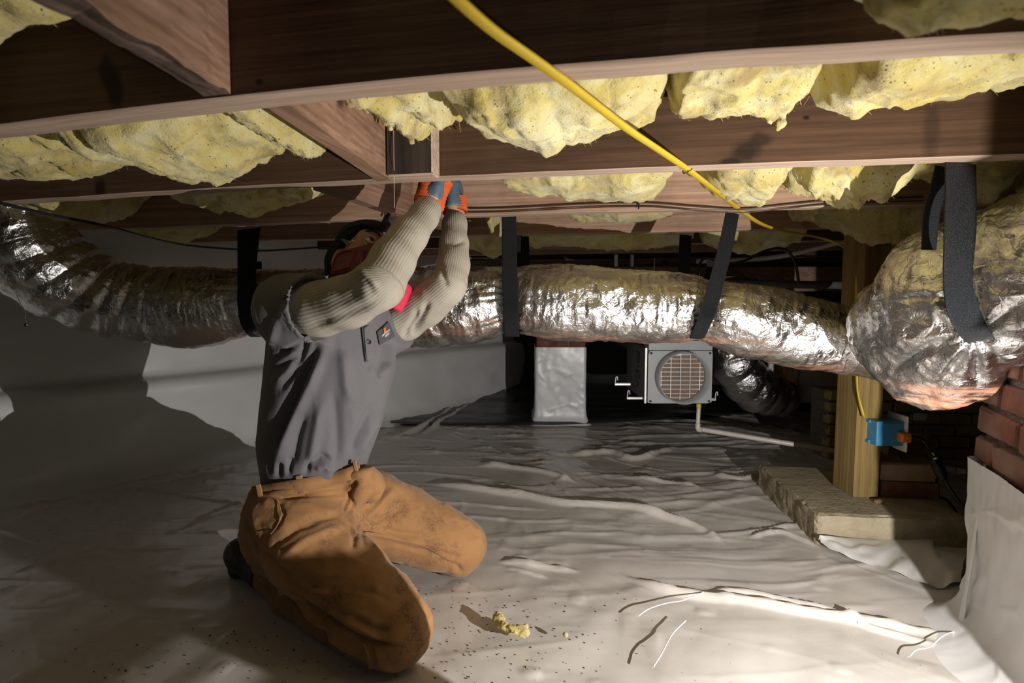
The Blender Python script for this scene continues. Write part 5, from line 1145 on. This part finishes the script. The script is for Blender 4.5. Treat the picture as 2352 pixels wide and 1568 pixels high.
# --- undershirt sleeves --------------------------------------------------
def sleeve(pts, cut, wr, seed, fl):
    def f(X):
        g = chain(X, pts, .012); return g
    lo, hi = bounds([pts], .08); V, F = surface_nets(f, lo, hi, .0042); N = vnormals(V, F)
    V = V + N * (.0014 * np.clip(ridged(V * 9, 2, seed) - .3, 0, 2) + .003 * fbm(V * 10, 2, seed + 3) - .002)[:, None]
    V2 = folds(V, N, fl); mp = mm(pts); best = np.full(len(V), 9.0); ang = np.zeros(len(V))
    for i in range(len(mp) - 1):
        a, b = mp[i][0], mp[i + 1][0]; t = b - a; L = np.linalg.norm(t); t = t / L; u = np.clip((V - a) @ t / L, 0, 1); w = V - a - (u * L)[:, None] * t; dd = np.linalg.norm(w, axis=1)
        x1 = orth(CR * .5 - ZZ * .5 + F0 * .01, t); x2 = np.cross(t, x1); an = np.arctan2(w @ x2, w @ x1); m_ = dd < best; best[m_] = dd[m_]; ang[m_] = an[m_]
    return V2, F, ang * 46.0
def knit(V, F, rib):
    o = obj('undershirt_sleeve', V, F, KNIT, worker, True); a = o.data.attributes.new('rib', 'FLOAT', 'POINT'); a.data.foreach_set('value', rib.astype(np.float32))
V, F, rib = sleeve(ARM_N[:-1] + [(982, 482, 1.415, .036)], None, None, 600, [([(705, 745), (780, 728), (850, 700), (890, 672)], 11, -.003), ([(720, 700), (790, 690), (840, 660)], 14, -.003), ([(800, 640), (840, 650), (862, 680)], 10, -.005), ([(710, 762), (800, 730), (880, 700)], 8, .005), ([(820, 615), (850, 640), (870, 660)], 7, .006)])
knit(V, F, rib)
V, F, rib = sleeve(ARM_F[:-1] + [(1045, 512, 1.59, .036)], None, None, 620, [([(925, 780), (950, 735), (960, 705)], 7, -.012), ([(945, 770), (968, 730), (985, 690)], 7, -.012), ([(1010, 600), (1020, 640), (1030, 660)], 6, -.008), ([(1022, 555), (1045, 560), (1070, 552)], 5, -.004), ([(930, 790), (1000, 745), (1060, 690)], 10, .005), ([(985, 640), (1000, 620), (1012, 570)], 7, -.007)])
knit(V, F, rib)
# --- gloves ---------------------------------------------------------------
for wr, dr, ac, fg, lab in ((WN, DN, AN, HANDN, 'near'), (WF, DF_, -AF, HANDF, 'far')):
    lo = wr - .05 + np.minimum(0, dr * .2); hi = wr + .06 + np.maximum(0, dr * .2)
    V, F = surface_nets(lambda X: np.maximum(hand_sdf(X, wr, dr, ac, fg, .003), (wr - X) @ dr + .012), lo - .06, hi + .06, .0034)
    g = obj('glove', V, F, GLOVE_B, worker, True)
    s0, s1 = (-.008, .070) if lab == 'near' else (.004, .046)
    pts = np.array([wr + dr * t for t in np.linspace(s0, s1, 20)]); rr_ = np.interp(np.linspace(0, 1, 20), [0, .15, .5, 1], [.037, .040, .038, .044] if lab == 'near' else [.034, .036, .035, .036])
    V, F, s, th, N = tube(pts, rr_, 30, .75, True, ref=tuple(ac)); k = min(len(V), len(N)); V[:k] += N[:k] * (.0012 * np.sin(np.repeat(s, 30) * 900))[:k, None]
    obj('cuff', V, F, GLOVE_O, g, True)
# --- trousers -------------------------------------------------------------
wl0, wl1 = P(578, 1119, 1.5), P(850, 1064, 1.5); wn = np.cross(wl1 - wl0, F0 + ZZ * -.05); wn /= np.linalg.norm(wn)
if wn[2] < 0: wn = -wn
def trous_f(X):
    f = chain(X, [(712, 1110, 1.50, .132), (700, 1165, 1.50, .134)], .04, (F0, .88)); f = chain(X, [(686, 1190, 1.5, .128), (770, 1165, 1.55, .12)], .04, None, f)
    f = chain(X, THIGH_N, .02, None, f); f = chain(X, THIGH_F, .03, None, f)
    f = smin(f, cap_sdf(X, P(828, 1085, 1.44), P(838, 1115, 1.47), .032, .05), .03)
    f = smin(f, cap_sdf(X, P(655, 1235, 1.52), P(650, 1275, 1.55), .10, .075), .05)
    g = chain(X, SHIN_N[:-1], .02); h = chain(X, SHIN_F[:-1], .02)
    f = smin(f, g, .010); f = smin(f, h, .010)
    return np.maximum(f, (X - wl0) @ wn)
lo, hi = bounds([THIGH_N, SHIN_N, THIGH_F, SHIN_F, [(712, 1080, 1.5, .1)]], .16); lo[2] = -.01; V, F = surface_nets(trous_f, lo, hi, .0048); N = vnormals(V, F)
V = V + N * (0.004 * fbm(V * 8, 3, 701) + .0045 * np.clip(ridged((V @ AXC.T) * np.array([9, 14, 17]), 3, 705) - .55, 0, 2))[:, None]
V = folds(V, N, [
 ([(592, 1135), (660, 1140), (720, 1128), (790, 1120), (840, 1100)], 6, -.013), ([(640, 1150), (652, 1180), (640, 1205), (620, 1225)], 3, -.006), ([(636, 1143), (700, 1138), (800, 1133), (812, 1160), (790, 1188)], 4, -.008),
 ([(650, 1215), (720, 1190), (790, 1180)], 9, -.010), ([(632, 1250), (680, 1215), (740, 1195)], 8, -.008), ([(640, 1285), (700, 1240), (760, 1215), (800, 1205)], 9, .008),
 ([(800, 1195), (815, 1230), (812, 1262)], 6, -.009), ([(815, 1190), (830, 1215), (842, 1255)], 5, -.006), ([(818, 1100), (800, 1140), (790, 1178)], 4, -.010), ([(828, 1185), (822, 1230)], 4, -.006),
 ([(870, 1110), (850, 1150), (825, 1190)], 12, -.012), ([(905, 1120), (870, 1160), (840, 1190)], 8, .009), ([(930, 1165), (890, 1185), (850, 1200)], 8, -.008), ([(980, 1230), (920, 1225), (870, 1215)], 6, -.007), ([(1040, 1260), (960, 1245), (880, 1230), (840, 1222)], 6, .006),
 ([(1060, 1280), (980, 1265), (900, 1250)], 6, -.006), ([(845, 1228), (900, 1232), (960, 1250), (1010, 1270), (1040, 1290)], 2.5, .003), ([(1020, 1290), (1050, 1300), (1060, 1314)], 5, -.008), ([(1060, 1188), (1090, 1210), (1112, 1235)], 5, .006),
 ([(740, 1345), (700, 1355), (650, 1330)], 8, -.008), ([(760, 1365), (720, 1360), (690, 1340)], 6, .007), ([(600, 1260), (640, 1300), (680, 1330)], 7, -.007), ([(620, 1270), (640, 1240)], 6, -.006),
 ([(925, 1485), (870, 1478), (820, 1460), (770, 1430), (700, 1385), (640, 1340)], 5, -.020), ([(880, 1470), (830, 1445), (780, 1420)], 8, .010), ([(900, 1450), (850, 1440), (800, 1410)], 7, -.007), ([(900, 1380), (860, 1360), (820, 1355)], 7, -.005),
 ([(840, 1475), (848, 1510), (852, 1540)], 4, .008), ([(850, 1480), (858, 1510), (862, 1535)], 3, -.006), ([(830, 1500), (790, 1480), (750, 1450)], 8, .012), ([(800, 1505), (770, 1480), (740, 1465)], 6, -.009), ([(745, 1440), (720, 1415), (700, 1405)], 7, .010), ([(700, 1420), (690, 1390), (670, 1375)], 6, -.010),
 ([(650, 1350), (640, 1380), (655, 1400)], 6, .009), ([(610, 1330), (620, 1360), (612, 1372)], 5, -.008), ([(965, 1380), (985, 1410), (990, 1440)], 4, -.005), ([(560, 1180), (580, 1230), (600, 1290)], 5, -.006)])
V[:, 2] = np.maximum(V[:, 2], .001)
tr = obj('trousers', V, F, CANVAS, worker, True)
SHV, SHN = V, vnormals(V, F)
WB = [(580, 1131), (640, 1122), (700, 1112), (760, 1100), (800, 1088), (826, 1076)]
wbp = spline(np.array([np.r_[onshirt(a, b, .003)[0]] for a, b in WB]), 60)
V = []
for p in wbp: V += [p + wn * .014, p + wn * .0145 + CF * .006, p - wn * .016 + CF * .006, p - wn * .016]
o = obj('waistband', V, grid_faces(60, 4, True), CANVAS, tr, True)
for a, b, w_ in ((690, 1112, .016), (783, 1090, .014), (597, 1132, .013), (818, 1078, .010)):
    p, nn = onshirt(a, b, .008); box('belt_loop', p, (w_, .005, .044), CANVAS, tr, np.array([orth(CR - ZZ * -.2, wn), np.cross(wn, orth(CR, wn)), wn]), .0018)
cable('pocket_seam', [onshirt(a, b, .002)[0] for a, b in [(637, 1146), (643, 1165), (645, 1185), (636, 1208), (622, 1226)]], .0012, CANVAS, tr, n=30, m=6)
cable('leg_seam', [onshirt(a, b, .001)[0] for a, b in [(838, 1222), (880, 1228), (940, 1242), (990, 1262), (1035, 1288)]], .0018, CANVAS, tr, n=40, m=6)
cable('leg_seam', [onshirt(a, b, .001)[0] for a, b in [(836, 1478), (845, 1505), (852, 1536)]], .0022, CANVAS, tr, n=20, m=6)
# --- boots ----------------------------------------------------------------
def boot(name, an, hl_, to, mid_):
    f = lambda X: smin(smin(cap_sdf(X, an[0], hl_[0], an[1], hl_[1]), cap_sdf(X, hl_[0], mid_[0], hl_[1] * .95, mid_[1]), .02), cap_sdf(X, mid_[0], to[0], mid_[1], to[1]), .02)
    q = np.array([an[0], hl_[0], to[0], mid_[0]]); V, F = surface_nets(f, q.min(0) - .07, q.max(0) + .07, .0042); N = vnormals(V, F); V = V + N * (.002 * fbm(V * 30, 3, 3))[:, None]; V[:, 2] = np.maximum(V[:, 2], .002)
    b = obj(name, V, F, LEATHER, worker, True); sd = (to[0] - hl_[0]); L = np.linalg.norm(sd); sd = sd / L; out = orth(hl_[0] - an[0], sd)
    sole = cable('sole', [hl_[0] + out * (hl_[1] * .72) - sd * .01, mid_[0] + out * (mid_[1] * .75), to[0] + out * (to[1] * .7)], [.030] * 0 or .031, RUBBER, b, n=20, m=14, flat=.32, ref=tuple(out)); return b
boot('boot', (P(608, 1312, 1.60), .047), (P(553, 1272, 1.66), .042), (P(590, 1332, 1.72), .034), (P(562, 1300, 1.70), .040))
boot('boot', (P(845, 1198, 2.0), .045), (P(790, 1165, 2.08), .042), (P(830, 1190, 2.16), .032), (P(805, 1180, 2.12), .038))


# ------------------------------------------------------------------ the work lamp and the light blockers added to it (stands just outside the frame, right of the viewer)
wlp = empty('work_lamp', LAMP * np.array([1, 1, 0]), 'black work lamp with added slats blocking its light, just right of the viewer', 'lamp')
ns = np.array([-.96, .29]); ss = np.array([-.29, -.957]); NS = CR * ns[0] + F0 * ns[1]; SS = CR * ss[0] + F0 * ss[1]
cable('lamp_pole', [LAMP * np.array([1, 1, 0]) - NS * .05, LAMP - NS * .05 - ZZ * .02], .012, BLACKP, wlp, n=6, m=12)
for a in (0, 120, 240):
    q = np.array([math.cos(R(a)), math.sin(R(a)), 0]); b = LAMP * np.array([1, 1, 0]) - NS * .05
    cable('leg', [b + ZZ * .10, b + q * .12 + ZZ * .008], .006, BLACKP, wlp, n=4, m=8)
box('lamp_head', LAMP - NS * .045, (.05, .10, .08), BLACKP, wlp, np.array([NS, SS, ZZ]), .006)
G = .262  # unseen slats added here, gaps sized to throw stripes on the floor
def gz(d): return .38 * (1 - G / d)
e = np.array([-.835, .55]); Lq = G / (e @ ns); pe = np.array([.807, .478]) + e * Lq
PE = CR * pe[0] + F0 * pe[1]
edges_ = [.354, gz(2.96), gz(2.48), gz(2.37), gz(2.24), gz(2.09), gz(2.05), gz(1.75), gz(1.68), gz(1.61), gz(1.475), .02]
for k in range(0, len(edges_), 2):
    z1, z0 = edges_[k], edges_[k + 1]
    box('blocker_slat', PE + SS * .30 + ZZ * (z0 + z1) / 2, (.0015, .60, z1 - z0), BLACKP, wlp, np.array([NS, SS, ZZ]), 0)
e2 = np.array([-.8, .6]); p2_ = np.array([.807, .478]) + e2 * G / (e2 @ ns); W2 = (CR * p2_[0] + F0 * p2_[1]); mid2 = (W2 + PE) / 2; w2 = np.linalg.norm(W2 - PE)
box('blocker_wing', mid2 + ZZ * (.235 + .352) / 2, (.0015, w2, .352 - .235), BLACKP, wlp, np.array([NS, SS, ZZ]), 0)  # added plate, keeps lamp light off the near thigh
box('blocker_wing', PE + SS * .0125 - NS * .001 + ZZ * (.235 + .352) / 2, (.0015, .025, .352 - .235), BLACKP, wlp, np.array([NS, SS, ZZ]), 0)
for t in (.0, .30, .60): box('blocker_post', PE + SS * t - NS * .004 + ZZ * .175, (.004, .004, .35), BLACKP, wlp, np.array([NS, SS, ZZ]), 0)

box('blocker_plate', LAMP + F0 * .09 + CR * .079 + ZZ * .115, (.13, .0015, .13), BLACKP, wlp, AXC, 0)  # added unseen plate, shades the second joist and strap at right

for k, (a, b, lab) in enumerate(((1465, 466, 'small dark wire clip on the pale third joist, left of the yellow cable'), (881, 486, 'small dark wire clip on the third joist beside the raised sleeve'))):
    o = cable('wire_clip', [PY(a - 9, b - 14, JY[3] - .012), PY(a - 2, b - 2, JY[3] - .010), PY(a + 3, b + 5, JY[3] - .010), PY(a + 1, b + 14, JY[3] - .012)], .0022, BLACKP, n=20, m=6); tag(o, lab, 'clip')
